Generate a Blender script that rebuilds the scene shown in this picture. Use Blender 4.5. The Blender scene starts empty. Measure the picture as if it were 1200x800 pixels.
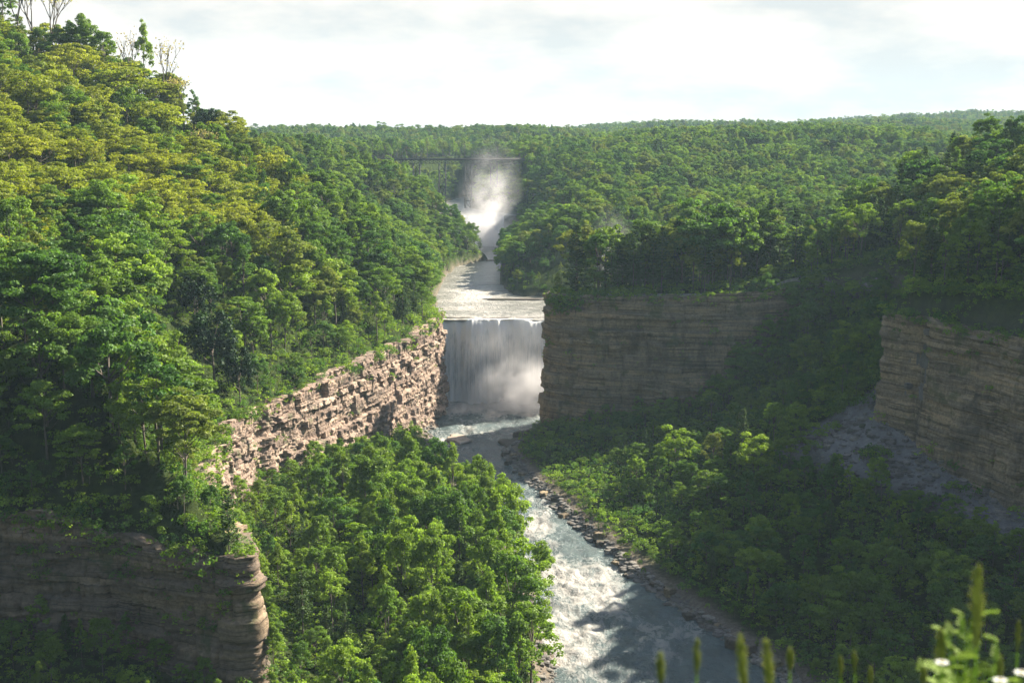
import bpy, math, random
import numpy as np
from mathutils import Vector, Matrix
R = math.radians
random.seed(7); rng = np.random.default_rng(11)
scene = bpy.context.scene
COL = scene.collection

# ------------------------------------------------------------------ camera model
CZ = 106.0; F = 1500.0; PITCH = math.atan(235/1500.0)
cp, sp = math.cos(PITCH), math.sin(PITCH)
def ray(px, py):
    u = (px-600)/F; v = (400-py)/F
    return np.array([u, cp+v*sp, -sp+v*cp])
def at(px, py, Y=None, z=None):          # a point seen in the photo, at a real distance Y or height z
    d = ray(px, py)
    t = Y/d[1] if Y is not None else (z-CZ)/d[2]
    return np.array([0, 0, CZ]) + t*d
def proj(x, y, z):
    dz = z-CZ
    f = y*cp - dz*sp; up = y*sp + dz*cp
    return 600+F*x/f, 400-F*up/f, f

# ------------------------------------------------------------------ numpy noise
def _h(i, j, k, s):
    n = (i.astype(np.int64)*374761393 + j.astype(np.int64)*668265263 + k.astype(np.int64)*2147483647 + s*1274126177) & 0xffffffff
    n = ((n ^ (n >> 13))*1274126177) & 0xffffffff
    n = ((n ^ (n >> 16))*2246822519) & 0xffffffff
    return ((n ^ (n >> 15)) & 0xffffff)/float(0xffffff)
def vn(x, y, z=0.0, s=0):
    x, y, z = np.broadcast_arrays(np.asarray(x, float), np.asarray(y, float), np.asarray(z, float))
    i, j, k = np.floor(x), np.floor(y), np.floor(z)
    fx, fy, fz = x-i, y-j, z-k
    fx = fx*fx*(3-2*fx); fy = fy*fy*(3-2*fy); fz = fz*fz*(3-2*fz)
    r = 0
    for a in (0, 1):
        for b in (0, 1):
            for c in (0, 1):
                r = r + _h(i+a, j+b, k+c, s)*(fx if a else 1-fx)*(fy if b else 1-fy)*(fz if c else 1-fz)
    return r
def fbm(x, y, z=0.0, s=0, o=4):
    r, a, t = 0, 1.0, 0
    for q in range(o):
        r = r + a*vn(np.asarray(x)*2**q, np.asarray(y)*2**q, np.asarray(z)*2**q, s+q*17); t += a; a *= .5
    return r/t
def sstep(a, b, x):
    t = np.clip((x-a)/(b-a), 0, 1); return t*t*(3-2*t)

# ------------------------------------------------------------------ object helpers
def mesh(name, verts, faces, mat=None, smooth=False, attrs=None):
    me = bpy.data.meshes.new(name)
    verts = np.asarray(verts, np.float32).reshape(-1, 3)
    faces = np.asarray(faces, np.int32)
    n, k = faces.shape
    me.vertices.add(len(verts)); me.vertices.foreach_set('co', verts.ravel())
    me.loops.add(n*k); me.loops.foreach_set('vertex_index', faces.ravel())
    me.polygons.add(n)
    me.polygons.foreach_set('loop_start', np.arange(0, n*k, k, dtype=np.int32))
    me.polygons.foreach_set('loop_total', np.full(n, k, np.int32))
    if smooth: me.polygons.foreach_set('use_smooth', np.ones(n, bool))
    for an, (dom, arr) in (attrs or {}).items():
        a = me.attributes.new(an, 'FLOAT', dom); a.data.foreach_set('value', np.asarray(arr, np.float32).ravel())
    me.update(calc_edges=True); me.validate()
    if mat:
        me.materials.append(mat)
    return me
def link(name, me, parent=None, loc=None):
    o = bpy.data.objects.new(name, me); COL.objects.link(o)
    if parent: o.parent = parent
    if loc is not None: o.location = loc
    return o
def tag(o, label=None, cat=None, group=None, kind=None):
    if label: o['label'] = label
    if cat: o['category'] = cat
    if group: o['group'] = group
    if kind: o['kind'] = kind
    return o
def grid_faces(nu, nv):
    i = np.arange(nu-1)[:, None]*nv + np.arange(nv-1)[None, :]
    return np.stack([i, i+nv, i+nv+1, i+1], -1).reshape(-1, 4)
class MB:                                # collects boxes and tubes into one mesh
    def __init__(s): s.v = []; s.f = []
    def add(s, v, f):
        b = len(s.v); s.v += [tuple(p) for p in v]; s.f += [tuple(i+b for i in q) for q in f]
    def tube(s, pts, rad, n=6):
        pts = [Vector(p) for p in pts]
        rings = []
        for i, p in enumerate(pts):
            d = (pts[min(i+1, len(pts)-1)]-pts[max(i-1, 0)]).normalized()
            a = d.orthogonal().normalized(); b = d.cross(a)
            r = rad[i] if hasattr(rad, '__len__') else rad
            rings.append([p+(a*math.cos(t)+b*math.sin(t))*r for t in (2*math.pi*k/n for k in range(n))])
        v = [q for ring in rings for q in ring]; f = []
        for i in range(len(pts)-1):
            for k in range(n):
                f.append((i*n+k, i*n+(k+1) % n, (i+1)*n+(k+1) % n, (i+1)*n+k))
        s.add(v, f)
    def beam(s, a, b, w, h):
        a = Vector(a); b = Vector(b); d = (b-a).normalized()
        up = Vector((0, 0, 1)) if abs(d.z) < .9 else Vector((0, 1, 0))
        x = d.cross(up).normalized()*w/2; y = x.cross(d).normalized()*h/2
        v = [a-x-y, a+x-y, a+x+y, a-x+y, b-x-y, b+x-y, b+x+y, b-x+y]
        s.add(v, [(0, 3, 2, 1), (4, 5, 6, 7), (0, 1, 5, 4), (1, 2, 6, 5), (2, 3, 7, 6), (3, 0, 4, 7)])
    def me(s, name, mat, smooth=False):
        return mesh(name, s.v, s.f, mat, smooth)

# ------------------------------------------------------------------ materials
def newmat(name):
    m = bpy.data.materials.new(name); m.use_nodes = True
    nt = m.node_tree; nt.nodes.clear()
    out = nt.nodes.new('ShaderNodeOutputMaterial')
    return m, nt, out
def N(nt, t, **kw):
    n = nt.nodes.new(t)
    for k, v in kw.items():
        if k.startswith('i_'):
            key = k[2:].replace('_', ' ')
            n.inputs[key].default_value = v
        else: setattr(n, k, v)
    return n
def ramp(nt, stops, src=None):
    r = nt.nodes.new('ShaderNodeValToRGB')
    e = r.color_ramp.elements
    while len(e) > 1: e.remove(e[0])
    for i, (p, c) in enumerate(stops):
        q = e[0] if i == 0 else e.new(p)
        q.position = p; q.color = (*c, 1) if len(c) == 3 else c
    if src is not None: nt.links.new(src, r.inputs[0])
    return r
def mix(nt, f, a, b, bt='MIX'):
    m = nt.nodes.new('ShaderNodeMix'); m.data_type = 'RGBA'; m.blend_type = bt
    for s, v in ((m.inputs[0], f), (m.inputs[6], a), (m.inputs[7], b)):
        if hasattr(v, 'is_linked') or hasattr(v, 'links'): nt.links.new(v, s)
        elif isinstance(v, (int, float)): s.default_value = v
        else: s.default_value = (*v, 1)
    return m.outputs[2]
def math_n(nt, op, a, b=None, clamp=False):
    m = nt.nodes.new('ShaderNodeMath'); m.operation = op; m.use_clamp = clamp
    for s, v in ((m.inputs[0], a), (m.inputs[1], b)):
        if v is None: continue
        if isinstance(v, (int, float)): s.default_value = v
        else: nt.links.new(v, s)
    return m.outputs[0]
def noise(nt, scale, vec=None, detail=4, rough=.55, dim='3D'):
    n = N(nt, 'ShaderNodeTexNoise', i_Scale=scale, i_Detail=detail, i_Roughness=rough)
    if vec is not None: nt.links.new(vec, n.inputs['Vector'])
    return n.outputs['Fac']
def objvec(nt, sc=(1, 1, 1)):
    t = nt.nodes.new('ShaderNodeNewGeometry'); m = N(nt, 'ShaderNodeMapping'); m.inputs['Scale'].default_value = sc
    nt.links.new(t.outputs['Position'], m.inputs['Vector']); return m.outputs[0]

def leaf_mat(name, c_lo, c_hi, c_alt, trans=.35, alt=.25):
    m, nt, out = newmat(name)
    oi = nt.nodes.new('ShaderNodeObjectInfo'); at_ = N(nt, 'ShaderNodeAttribute', attribute_name='tint')
    c = mix(nt, oi.outputs['Random'], c_lo, c_hi)
    f = math_n(nt, 'FRACT', math_n(nt, 'MULTIPLY', oi.outputs['Random'], 7.31))
    c = mix(nt, math_n(nt, 'MULTIPLY', math_n(nt, 'POWER', f, 3), alt*2, True), c, c_alt)
    r = ramp(nt, [(0, (.74, .75, .78)), (1, (1.55, 1.5, 1.25))], at_.outputs['Fac'])
    c = mix(nt, 1.0, c, r.outputs[0], 'MULTIPLY')
    d = nt.nodes.new('ShaderNodeBsdfDiffuse'); t = nt.nodes.new('ShaderNodeBsdfTranslucent')
    nt.links.new(c, d.inputs['Color'])
    ct = mix(nt, 1.0, c, (1.3, 1.45, .6), 'MULTIPLY'); nt.links.new(ct, t.inputs['Color'])
    g = N(nt, 'ShaderNodeBsdfGlossy', i_Roughness=.5); g.inputs['Color'].default_value = (.5, .55, .5, 1)
    mx = N(nt, 'ShaderNodeMixShader'); mx.inputs[0].default_value = trans
    nt.links.new(d.outputs[0], mx.inputs[1]); nt.links.new(t.outputs[0], mx.inputs[2])
    m2 = N(nt, 'ShaderNodeMixShader'); m2.inputs[0].default_value = .018
    nt.links.new(mx.outputs[0], m2.inputs[1]); nt.links.new(g.outputs[0], m2.inputs[2])
    nt.links.new(m2.outputs[0], out.inputs[0]); return m
LM = {
 'green':  leaf_mat('leaf green', (.076, .138, .020), (.112, .180, .028), (.135, .18, .024), .43),
 'bright': leaf_mat('leaf bright', (.122, .195, .026), (.165, .240, .036), (.18, .23, .03), .46),
 'yellow': leaf_mat('leaf yellow green', (.175, .200, .024), (.215, .225, .026), (.135, .18, .02), .45),
 'olive':  leaf_mat('leaf olive', (.120, .155, .028), (.150, .180, .034), (.15, .155, .04), .42),
 'deep':   leaf_mat('leaf deep green', (.046, .105, .024), (.074, .140, .028), (.10, .16, .022), .40),
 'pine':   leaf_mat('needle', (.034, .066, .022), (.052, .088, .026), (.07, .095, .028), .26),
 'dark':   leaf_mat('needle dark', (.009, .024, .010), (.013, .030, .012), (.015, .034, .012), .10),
 'bud':    leaf_mat('bud', (.26, .20, .11), (.28, .23, .12), (.22, .24, .08), .35),
}
def bark_mat():
    m, nt, out = newmat('bark')
    b = N(nt, 'ShaderNodeBsdfPrincipled', i_Roughness=.9)
    n = noise(nt, 3, objvec(nt, (4, 4, .6)))
    nt.links.new(ramp(nt, [(.3, (.05, .04, .03)), (.7, (.16, .13, .10))], n).outputs[0], b.inputs['Base Color'])
    nt.links.new(b.outputs[0], out.inputs[0]); return m
BARK = bark_mat()

def rock_mat(name, tones, strata=1.0, stain=.5, streak=(.35, .35, .05)):
    m, nt, out = newmat(name)
    b = N(nt, 'ShaderNodeBsdfPrincipled', i_Roughness=.9); b.inputs['Specular IOR Level'].default_value = .15
    s = noise(nt, 1.0, objvec(nt, (.02, .02, strata)), 3, .6)
    c = ramp(nt, [(.25, tones[0]), (.42, tones[1]), (.55, tones[2]), (.62, tones[1]), (.75, tones[3])], s).outputs[0]
    s2 = noise(nt, 1.0, objvec(nt, (.05, .05, 2.1)), 4, .7)
    c = mix(nt, 1.0, c, ramp(nt, [(.36, (.38, .37, .36)), (.46, (1.0, .98, .96)), (.6, (1.08, 1.05, 1)), (.7, (1.3, 1.22, 1.1))], s2).outputs[0], 'MULTIPLY')
    f = noise(nt, 1.3, objvec(nt), 6, .7)
    c = mix(nt, 1.0, c, ramp(nt, [(.3, (.55, .55, .55)), (.5, (1, 1, 1)), (.72, (1.35, 1.3, 1.25))], f).outputs[0], 'MULTIPLY')
    w = noise(nt, 1.0, objvec(nt, streak), 6, .7)
    k = ramp(nt, [(.50, (0, 0, 0)), (.66, (1, 1, 1))], w).outputs[0]
    c = mix(nt, math_n(nt, 'MULTIPLY', k, stain), c, (.035, .034, .030))
    v = noise(nt, .16, objvec(nt), 4, .6)
    c = mix(nt, math_n(nt, 'MULTIPLY', ramp(nt, [(.58, (0, 0, 0)), (.66, (1, 1, 1))], v).outputs[0], .55), c, (.035, .06, .018))
    nt.links.new(c, b.inputs['Base Color'])
    bp = N(nt, 'ShaderNodeBump', i_Strength=.7, i_Distance=.35); nt.links.new(noise(nt, 1.6, objvec(nt, (1, 1, 2.5)), 6, .7), bp.inputs['Height'])
    nt.links.new(bp.outputs[0], b.inputs['Normal'])
    nt.links.new(b.outputs[0], out.inputs[0]); return m
ROCK_PINK = rock_mat('pinkish shale', [(.22, .155, .12), (.31, .235, .185), (.15, .11, .09), (.40, .315, .255)], .25, .7, (.3, .3, .14))  # pinkish tan tones of the left bank's shale
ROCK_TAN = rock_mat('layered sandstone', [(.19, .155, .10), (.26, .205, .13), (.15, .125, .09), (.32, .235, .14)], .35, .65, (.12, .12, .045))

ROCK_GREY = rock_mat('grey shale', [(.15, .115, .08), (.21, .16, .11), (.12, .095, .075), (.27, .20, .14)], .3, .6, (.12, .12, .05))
def ground_mat():
    m, nt, out = newmat('ground')
    b = N(nt, 'ShaderNodeBsdfPrincipled', i_Roughness=1.0); b.inputs['Specular IOR Level'].default_value = 0.0
    n = noise(nt, .35, objvec(nt), 6, .7)
    c = ramp(nt, [(.35, (.018, .026, .010)), (.55, (.035, .050, .016)), (.72, (.06, .075, .02))], n).outputs[0]
    n2 = noise(nt, .9, objvec(nt), 6, .75)
    rk = ramp(nt, [(.3, (.07, .06, .05)), (.5, (.15, .125, .10)), (.72, (.26, .22, .17))], n2).outputs[0]
    c = mix(nt, N(nt, 'ShaderNodeAttribute', attribute_name='rock').outputs['Fac'], c, rk)
    sc = ramp(nt, [(.3, (.10, .10, .10)), (.55, (.17, .165, .16)), (.75, (.24, .23, .22))], noise(nt, .5, objvec(nt, (1, 1, .4)), 7, .75)).outputs[0]
    c = mix(nt, N(nt, 'ShaderNodeAttribute', attribute_name='scree').outputs['Fac'], c, sc)
    gr = ramp(nt, [(.35, (.06, .11, .025)), (.7, (.14, .17, .05))], noise(nt, .4, objvec(nt), 5, .7)).outputs[0]
    c = mix(nt, N(nt, 'ShaderNodeAttribute', attribute_name='lawn').outputs['Fac'], c, gr)
    nt.links.new(c, b.inputs['Base Color'])
    bp = N(nt, 'ShaderNodeBump', i_Strength=.8, i_Distance=.8); nt.links.new(n2, bp.inputs['Height']); nt.links.new(bp.outputs[0], b.inputs['Normal'])
    nt.links.new(b.outputs[0], out.inputs[0]); return m
GROUND = ground_mat()

def water_mat(name, deep, foam_lo, foam_hi, rough=.18):
    m, nt, out = newmat(name)
    b = N(nt, 'ShaderNodeBsdfPrincipled'); b.inputs['IOR'].default_value = 1.33
    fa = N(nt, 'ShaderNodeAttribute', attribute_name='foam').outputs['Fac']
    v = objvec(nt, (1, .55, 1))
    w = N(nt, 'ShaderNodeTexNoise', i_Scale=.42, i_Detail=10, i_Roughness=.78, i_Distortion=.8); nt.links.new(v, w.inputs['Vector'])
    s = math_n(nt, 'ADD', w.outputs['Fac'], math_n(nt, 'MULTIPLY', math_n(nt, 'SUBTRACT', fa, .5), .62))
    k = ramp(nt, [(foam_lo, (0, 0, 0)), (foam_hi, (1, 1, 1))], s).outputs[0]
    dn = ramp(nt, [(.35, deep), (.7, tuple(min(1, q*1.7) for q in deep))], noise(nt, .12, objvec(nt), 4, .6)).outputs[0]
    c = mix(nt, k, dn, (.42, .39, .35))
    nt.links.new(c, b.inputs['Base Color'])
    nt.links.new(math_n(nt, 'ADD', math_n(nt, 'MULTIPLY', k, .55), rough, True), b.inputs['Roughness'])
    b1 = N(nt, 'ShaderNodeBump', i_Strength=1.0, i_Distance=1.1); nt.links.new(noise(nt, .8, v, 7, .7), b1.inputs['Height'])
    b2 = N(nt, 'ShaderNodeBump', i_Strength=.7, i_Distance=.3); nt.links.new(w.outputs['Fac'], b2.inputs['Height']); nt.links.new(b1.outputs[0], b2.inputs['Normal'])
    nt.links.new(b2.outputs[0], b.inputs['Normal'])
    nt.links.new(b.outputs[0], out.inputs[0]); return m
WATER_LO = water_mat('river water', (.055, .078, .078), .48, .72, .22)
WATER_UP = water_mat('upper river water', (.12, .115, .095), .48, .72, .30)

def fall_mat():
    m, nt, out = newmat('falling water')
    n = noise(nt, 1.0, objvec(nt, (.9, .3, .055)), 6, .7)
    n2 = noise(nt, 1.0, objvec(nt, (2.6, .5, .22)), 5, .7)
    ge = nt.nodes.new('ShaderNodeNewGeometry'); sx = nt.nodes.new('ShaderNodeSeparateXYZ'); nt.links.new(ge.outputs['Position'], sx.inputs[0])
    a = N(nt, 'ShaderNodeAttribute', attribute_name='foam').outputs['Fac']
    s = math_n(nt, 'ADD', math_n(nt, 'MULTIPLY', math_n(nt, 'ADD', n, n2), .5), math_n(nt, 'MULTIPLY', a, .3))
    c = ramp(nt, [(.36, (.42, .46, .48)), (.47, (.66, .70, .72)), (.54, (.88, .90, .90)), (.66, (.95, .95, .94))], s).outputs[0]
    b = N(nt, 'ShaderNodeBsdfPrincipled', i_Roughness=.6); nt.links.new(c, b.inputs['Base Color'])
    bp = N(nt, 'ShaderNodeBump', i_Strength=.8, i_Distance=.4); nt.links.new(n2, bp.inputs['Height']); nt.links.new(bp.outputs[0], b.inputs['Normal'])
    t = nt.nodes.new('ShaderNodeBsdfTranslucent'); nt.links.new(c, t.inputs[0])
    mx = N(nt, 'ShaderNodeMixShader'); mx.inputs[0].default_value = .5
    nt.links.new(b.outputs[0], mx.inputs[1]); nt.links.new(t.outputs[0], mx.inputs[2]); nt.links.new(mx.outputs[0], out.inputs[0]); return m
FALL = fall_mat()
def plain(name, c, rough=.7, metal=0, var=.25, sc=2.0, trans=0):
    m, nt, out = newmat(name)
    b = N(nt, 'ShaderNodeBsdfPrincipled', i_Roughness=rough, i_Metallic=metal)
    if trans: b.inputs['Specular IOR Level'].default_value = .1
    n = noise(nt, sc, objvec(nt), 5, .6)
    nt.links.new(ramp(nt, [(.3, tuple(q*(1-var) for q in c)), (.7, tuple(min(1, q*(1+var)) for q in c))], n).outputs[0], b.inputs['Base Color'])
    if trans:
        t = nt.nodes.new('ShaderNodeBsdfTranslucent'); t.inputs[0].default_value = (*c, 1)
        mx = N(nt, 'ShaderNodeMixShader'); mx.inputs[0].default_value = trans
        nt.links.new(b.outputs[0], mx.inputs[1]); nt.links.new(t.outputs[0], mx.inputs[2]); nt.links.new(mx.outputs[0], out.inputs[0])
    else: nt.links.new(b.outputs[0], out.inputs[0])
    return m

# ------------------------------------------------------------------ plan of the gorge
# rim points: x, y, rim z, cliff foot z above the river, first slope, its length, second slope, cap z, weight of the far plateau
LRIM = np.array([
 (-300, -60, 60, 20, .9, 20, .45, 135, 0), (-260, 60, 48, 20, .9, 20, .45, 135, 0), (-200, 125, 40, 16, .9, 20, .45, 135, 0), (-150, 190, 40, 10, .9, 22, .5, 142, 0),
 (-100, 228, 40, 17, 1.0, 24, .52, 148, 0), (-70, 222, 37, 15, 1.0, 24, .54, 152, 0), (-46, 212, 34, 13, 1.0, 24, .54, 152, 0), (-53, 230, 34, 16, 1.0, 24, .54, 152, 0), (-66.5, 262, 34, 17, 1.0, 24, .54, 152, 0),
 (-74, 312, 34, 15, 1.05, 25, .56, 156, 0), (-69, 345, 34, 14, 1.05, 25, .56, 156, 0), (-53, 400, 35, 9, 1.1, 25, .56, 156, 0), (-40, 450, 35, 5, 1.15, 25, .56, 156, 0), (-32, 490, 36, 2, 1.2, 25, .58, 158, 0), (-31, 515, 37, 1, 1.2, 25, .58, 158, 0),
 (-33, 526, 38, 0, 1.1, 25, .56, 146, 0), (-35, 560, 37, 0, .8, 20, .4, 110, 0), (-37, 620, 36, 0, .5, 30, .35, 90, 0), (-37, 690, 36, 0, .7, 40, .4, 92, 0), (-33, 750, 36, 0, 1.0, 40, .35, 94, 0), (-22, 778, 36, 0, 1.0, 40, .35, 94, 0), (-15, 786, 36, 0, 1.0, 40, .35, 94, 0),
 (-30, 812, 38, 0, 1.0, 40, .35, 94, 0), (-70, 850, 46, 0, .9, 30, .3, 94, 0), (-96, 900, 58, 0, 1.0, 30, .2, 94, .1), (-97, 1000, 88, 12, .6, 30, .1, 95, .6), (-95, 1100, 90, 14, .4, 30, .1, 98, 1), (-60, 1200, 92, 15, .4, 30, .1, 98, 1), (-42, 1240, 92, 15, .3, 40, .1, 100, 1)], float)
RRIM = np.array([
 (70, -60, 104, 40, .05, 20, .3, 135, 0), (120, 60, 80, 26, .3, 20, .3, 135, 0), (160, 150, 66, 20, .3, 20, .2, 135, 0), (158, 215, 60, 16, .3, 20, .2, 135, 0), (142, 262, 59, 16, .3, 20, .2, 135, 0),
 (124, 300, 59, 18, .3, 20, .2, 135, 0), (113, 330, 59, 25, .3, 20, .2, 135, 0), (106, 352, 59, 29, .3, 20, .2, 135, 0), (118, 374, 57, 44, .3, 20, .2, 135, 0), (134, 400, 56, 53, .3, 20, .2, 135, 0), (128, 436, 55, 52, .1, 20, .2, 135, 0),
 (104, 458, 53, 47, .02, 30, .2, 120, 0), (79, 449, 51.5, 22, .02, 40, .15, 110, 0), (60, 450, 51, 10, .02, 40, .15, 110, 0), (30, 457, 50.5, 6, .02, 40, .15, 100, 0), (17, 464, 50, 4, .02, 40, .15, 100, 0), (14.5, 472, 49, 2, .05, 40, .15, 100, 0), (22, 482, 48, 1, .05, 30, .1, 90, 0), (42, 494, 46, 1, .05, 30, .1, 80, 0), (62, 505, 44, 1, .05, 30, .1, 80, 0),
 (74, 518, 40, 0, .1, 30, .1, 60, 0), (80, 540, 37, 0, .25, 30, .1, 60, .2), (78, 574, 36, 0, .3, 30, .15, 62, .4), (50, 596, 35.5, 0, .35, 40, .2, 70, .6), (22, 600, 35.5, 0, .4, 40, .2, 80, .8), (3, 604, 35.5, 0, .45, 50, .2, 90, 1), (-4, 640, 36, 0, .5, 50, .2, 95, 1), (-6, 700, 36, 0, .6, 50, .2, 95, 1), (-5, 766, 37, 0, .7, 50, .2, 95, 1), (3, 830, 39, 0, .7, 60, .2, 95, 1),
 (7, 880, 50, 0, .7, 60, .2, 95, 1), (8, 930, 68, 4, .6, 60, .2, 95, 1), (8, 1000, 88, 12, .5, 60, .2, 95, 1), (4, 1100, 90, 14, .4, 60, .2, 98, 1), (-22, 1200, 92, 15, .4, 60, .2, 98, 1), (-38, 1240, 92, 15, .3, 60, .2, 98, 1)], float)
# river banks (x by y)
RSH = [at(px, py, z=0.0) for px, py in ((930, 800), (872, 764), (812, 722), (760, 690), (722, 655), (690, 628), (655, 595), (632, 566), (606, 540), (598, 527), (628, 505), (640, 490), (640, 478))]
LSH = [at(px, py, z=0.0) for px, py in ((655, 800), (640, 745), (628, 690), (612, 640), (596, 600), (576, 565), (552, 535), (527, 508), (512, 480))]
LSH = [p-np.array([.5+7.5*float(sstep(280, 400, p[1])), 0, 0]) for p in LSH]
RSH = [p-np.array([2.5*float(sstep(350, 385, p[1])*(1-sstep(440, 455, p[1]))), 0, 0]) for p in RSH]
ys_ = np.array([-40, 60, 150, 205, 236, 250, 265, 282, 300, 318, 335, 352, 370, 390, 410, 422, 432, 440, 450, 462, 472, 485, 521.0])
BKlo = np.stack([ys_, np.interp(ys_, [-40, 150]+[p[1] for p in LSH], [-25, 0]+[p[0] for p in LSH]), np.interp(ys_, [-40, 150]+[p[1] for p in RSH], [45, 60]+[p[0] for p in RSH])], 1)
BKlo[-1, 1:] = (-31, 72); BKlo[-2, 1:] = (-31, 25); BKlo[-3, 1] = -28
BKlo = np.insert(BKlo, len(BKlo)-1, [(494, -31, 40), (505, -31, 60)], axis=0)
BK = np.vstack([BKlo, np.array([(522, -31.5, 72), (530, -32, 74), (546, -32.5, 77),
 (574, -34, 75), (594, -35, 48), (599, -35, 20), (606, -35.5, 0), (640, -36, -5), (700, -36, -7), (750, -31, -6.5), (776, -20, -6), (790, -16, -4), (812, -30, 0), (850, -66, 4), (896, -92, 6), (1000, -66, -34), (1240, -42, -38)], float)])
LIP = 521.0; LIP2 = 898.0
def level(y): return np.where(y < LIP, 0.0, np.where(y < LIP2, 33.0, 54.0))
def near_rim(x, y, rim):
    A = rim[:-1, :2]; B = rim[1:, :2]; d = B-A; L2 = (d**2).sum(1)
    best = np.full(x.shape, 1e9); idx = np.zeros(x.shape, int); tt = np.zeros(x.shape)
    for i in range(len(A)):
        t = np.clip(((x-A[i, 0])*d[i, 0]+(y-A[i, 1])*d[i, 1])/L2[i], 0, 1)
        q = np.hypot(x-A[i, 0]-t*d[i, 0], y-A[i, 1]-t*d[i, 1])
        m = q < best; best = np.where(m, q, best); idx = np.where(m, i, idx); tt = np.where(m, t, tt)
    at_ = rim[idx, 2:]*(1-tt)[..., None] + rim[idx+1, 2:]*tt[..., None]
    return best, at_
POLY = np.vstack([LRIM[:, :2], RRIM[::-1, :2]])
def inside(x, y):
    c = np.zeros(x.shape, bool); n = len(POLY)
    for i in range(n):
        x1, y1 = POLY[i]; x2, y2 = POLY[(i+1) % n]
        if y1 == y2: continue
        m = ((y1 > y) != (y2 > y)) & (x < (x2-x1)*(y-y1)/(y2-y1)+x1)
        c ^= m
    return c
def bank_dist(x, y):
    l = np.interp(y, BK[:, 0], BK[:, 1]); r = np.interp(y, BK[:, 0], BK[:, 2])
    return np.maximum(l-x, x-r)
def zfar(x, y):
    b = np.interp(y, [500, 620, 900, 1100, 1600, 2500, 6000, 12000], [48, 50, 80, 92, 100, 110, 116, 110])
    b = b + 0.034*np.clip(x, -1500, 1600)*np.clip((y-600)/1900, 0, 1)
    return b + (fbm(x/260, y/260, 0, 5, 3)-.5)*42*sstep(620, 1000, y)*np.clip(y/1600, .4, 1.3)
def info(x, y):
    x = np.asarray(x, float); y = np.asarray(y, float)
    dl, al = near_rim(x, y, LRIM); dr, ar = near_rim(x, y, RRIM)
    w = (dl < dr)[..., None]; a = np.where(w, al, ar); d = np.minimum(dl, dr); ins = inside(x, y)
    mid = (np.interp(y, BK[:, 0], BK[:, 1])+np.interp(y, BK[:, 0], BK[:, 2]))/2
    return d, a, ins, np.where(ins, x < mid, dl < dr)
def height(x, y):
    x = np.asarray(x, float); y = np.asarray(y, float)
    d, a, ins, left = info(x, y)
    rz, bz, s1, L1, s2, cap, wf = [a[..., i] for i in range(7)]
    z = rz + s1*np.minimum(d, L1) + s2*np.maximum(0, d-L1)
    ridge = np.where(left, 0, 1)*.27*np.clip(x-90, 0, 95)*sstep(230, 330, y)*(1-sstep(520, 610, y))
    z = z + ridge
    cz = cap*(1-wf) + np.maximum(zfar(x, y), rz)*wf
    z = np.where(z > cz, cz + .04*(z-cz)*(1-wf), z)
    zf = zfar(x, y); z = z + (zf-z)*sstep(1000, 1240, y)*np.clip(d/20, 0, 1)
    z = z + (fbm(x/38, y/38, 0, 3, 3)-.5)*9*np.clip((d-6)/30, 0, 1)
    # ground the camera stands on
    b = bank_dist(x, y); lv = level(y)
    t = np.clip(b, 0, None)/(np.clip(b, 0, None)+d+1e-6)
    fl = lv + bz*t**(1.1+bz/70) + np.clip(b*.35, -3.0, 1.2)
    fl = fl + (fbm(x/14, y/14, 0, 9, 4)-.5)*3.2*np.clip(b/8, 0, 1)
    z = np.where(ins, fl, z)
    # viewpoint knoll
    rr = np.hypot(x, y+4.0)
    kn = np.where(y > 3.5, 104.35-(y-3.5)*.95, 104.35) - np.maximum(0, np.abs(x)-14)*.8
    kn = np.where(y < 3.5, 104.35 - np.maximum(0, np.abs(x)-14)*.8 + 0*kn, kn)
    return np.maximum(z, kn)

def axis(segs):
    o = [segs[0][0]]
    for a, b, s in segs:
        n = max(1, int(round((b-a)/s))); o += list(np.linspace(a, b, n+1)[1:])
    return np.array(o)
GX = axis([(-9000, -1500, 750), (-1500, -400, 60), (-400, -240, 12), (-240, -120, 5), (-120, 150, 2.4), (150, 260, 6), (260, 500, 14), (500, 1600, 50), (1600, 9000, 700)])
GY = axis([(-400, -40, 60), (-40, 4, 2.5), (4, 190, 6), (190, 540, 2.4), (540, 920, 4), (920, 1250, 7), (1250, 2700, 28), (2700, 5200, 250)])
X, Y = np.meshgrid(GX, GY, indexing='ij')
Z = height(X, Y)
def H(x, y):
    x = np.asarray(x, float); y = np.asarray(y, float)
    i = np.clip(np.searchsorted(GX, x)-1, 0, len(GX)-2); j = np.clip(np.searchsorted(GY, y)-1, 0, len(GY)-2)
    u = (x-GX[i])/(GX[i+1]-GX[i]); v = (y-GY[j])/(GY[j+1]-GY[j])
    return Z[i, j]*(1-u)*(1-v)+Z[i+1, j]*u*(1-v)+Z[i, j+1]*(1-u)*v+Z[i+1, j+1]*u*v
D_, A_, INS_, LEFT_ = info(X, Y); B_ = bank_dist(X, Y)
SCREE = lambda x, y, d, ins: np.where(ins & (x > 60) & (y > 215) & (y < 368), 1-sstep(16+8*vn(x/9, y/9, 0, 4), 34, d+np.clip(345-y, -10, 40)*.25), 0.0)
rock = np.where(INS_, np.clip(1-sstep(3, 9, B_)+.9*(1-sstep(1.5, 5, D_)), 0, 1), .0)*(Y < 560) + np.where(INS_ & (Y > 560), 1-sstep(0, 3, B_), 0)
rock = np.clip(rock, 0, 1)
lawn = np.where(~INS_ & ~LEFT_ & (Y > 436) & (Y < 492) & (X > 52) & (X < 104), 1-sstep(9, 14, D_), 0.0)
kn_m = ((np.hypot(X, Y) < 12) & (Z > 96)).astype(float)
scree = SCREE(X, Y, D_, INS_)
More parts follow.
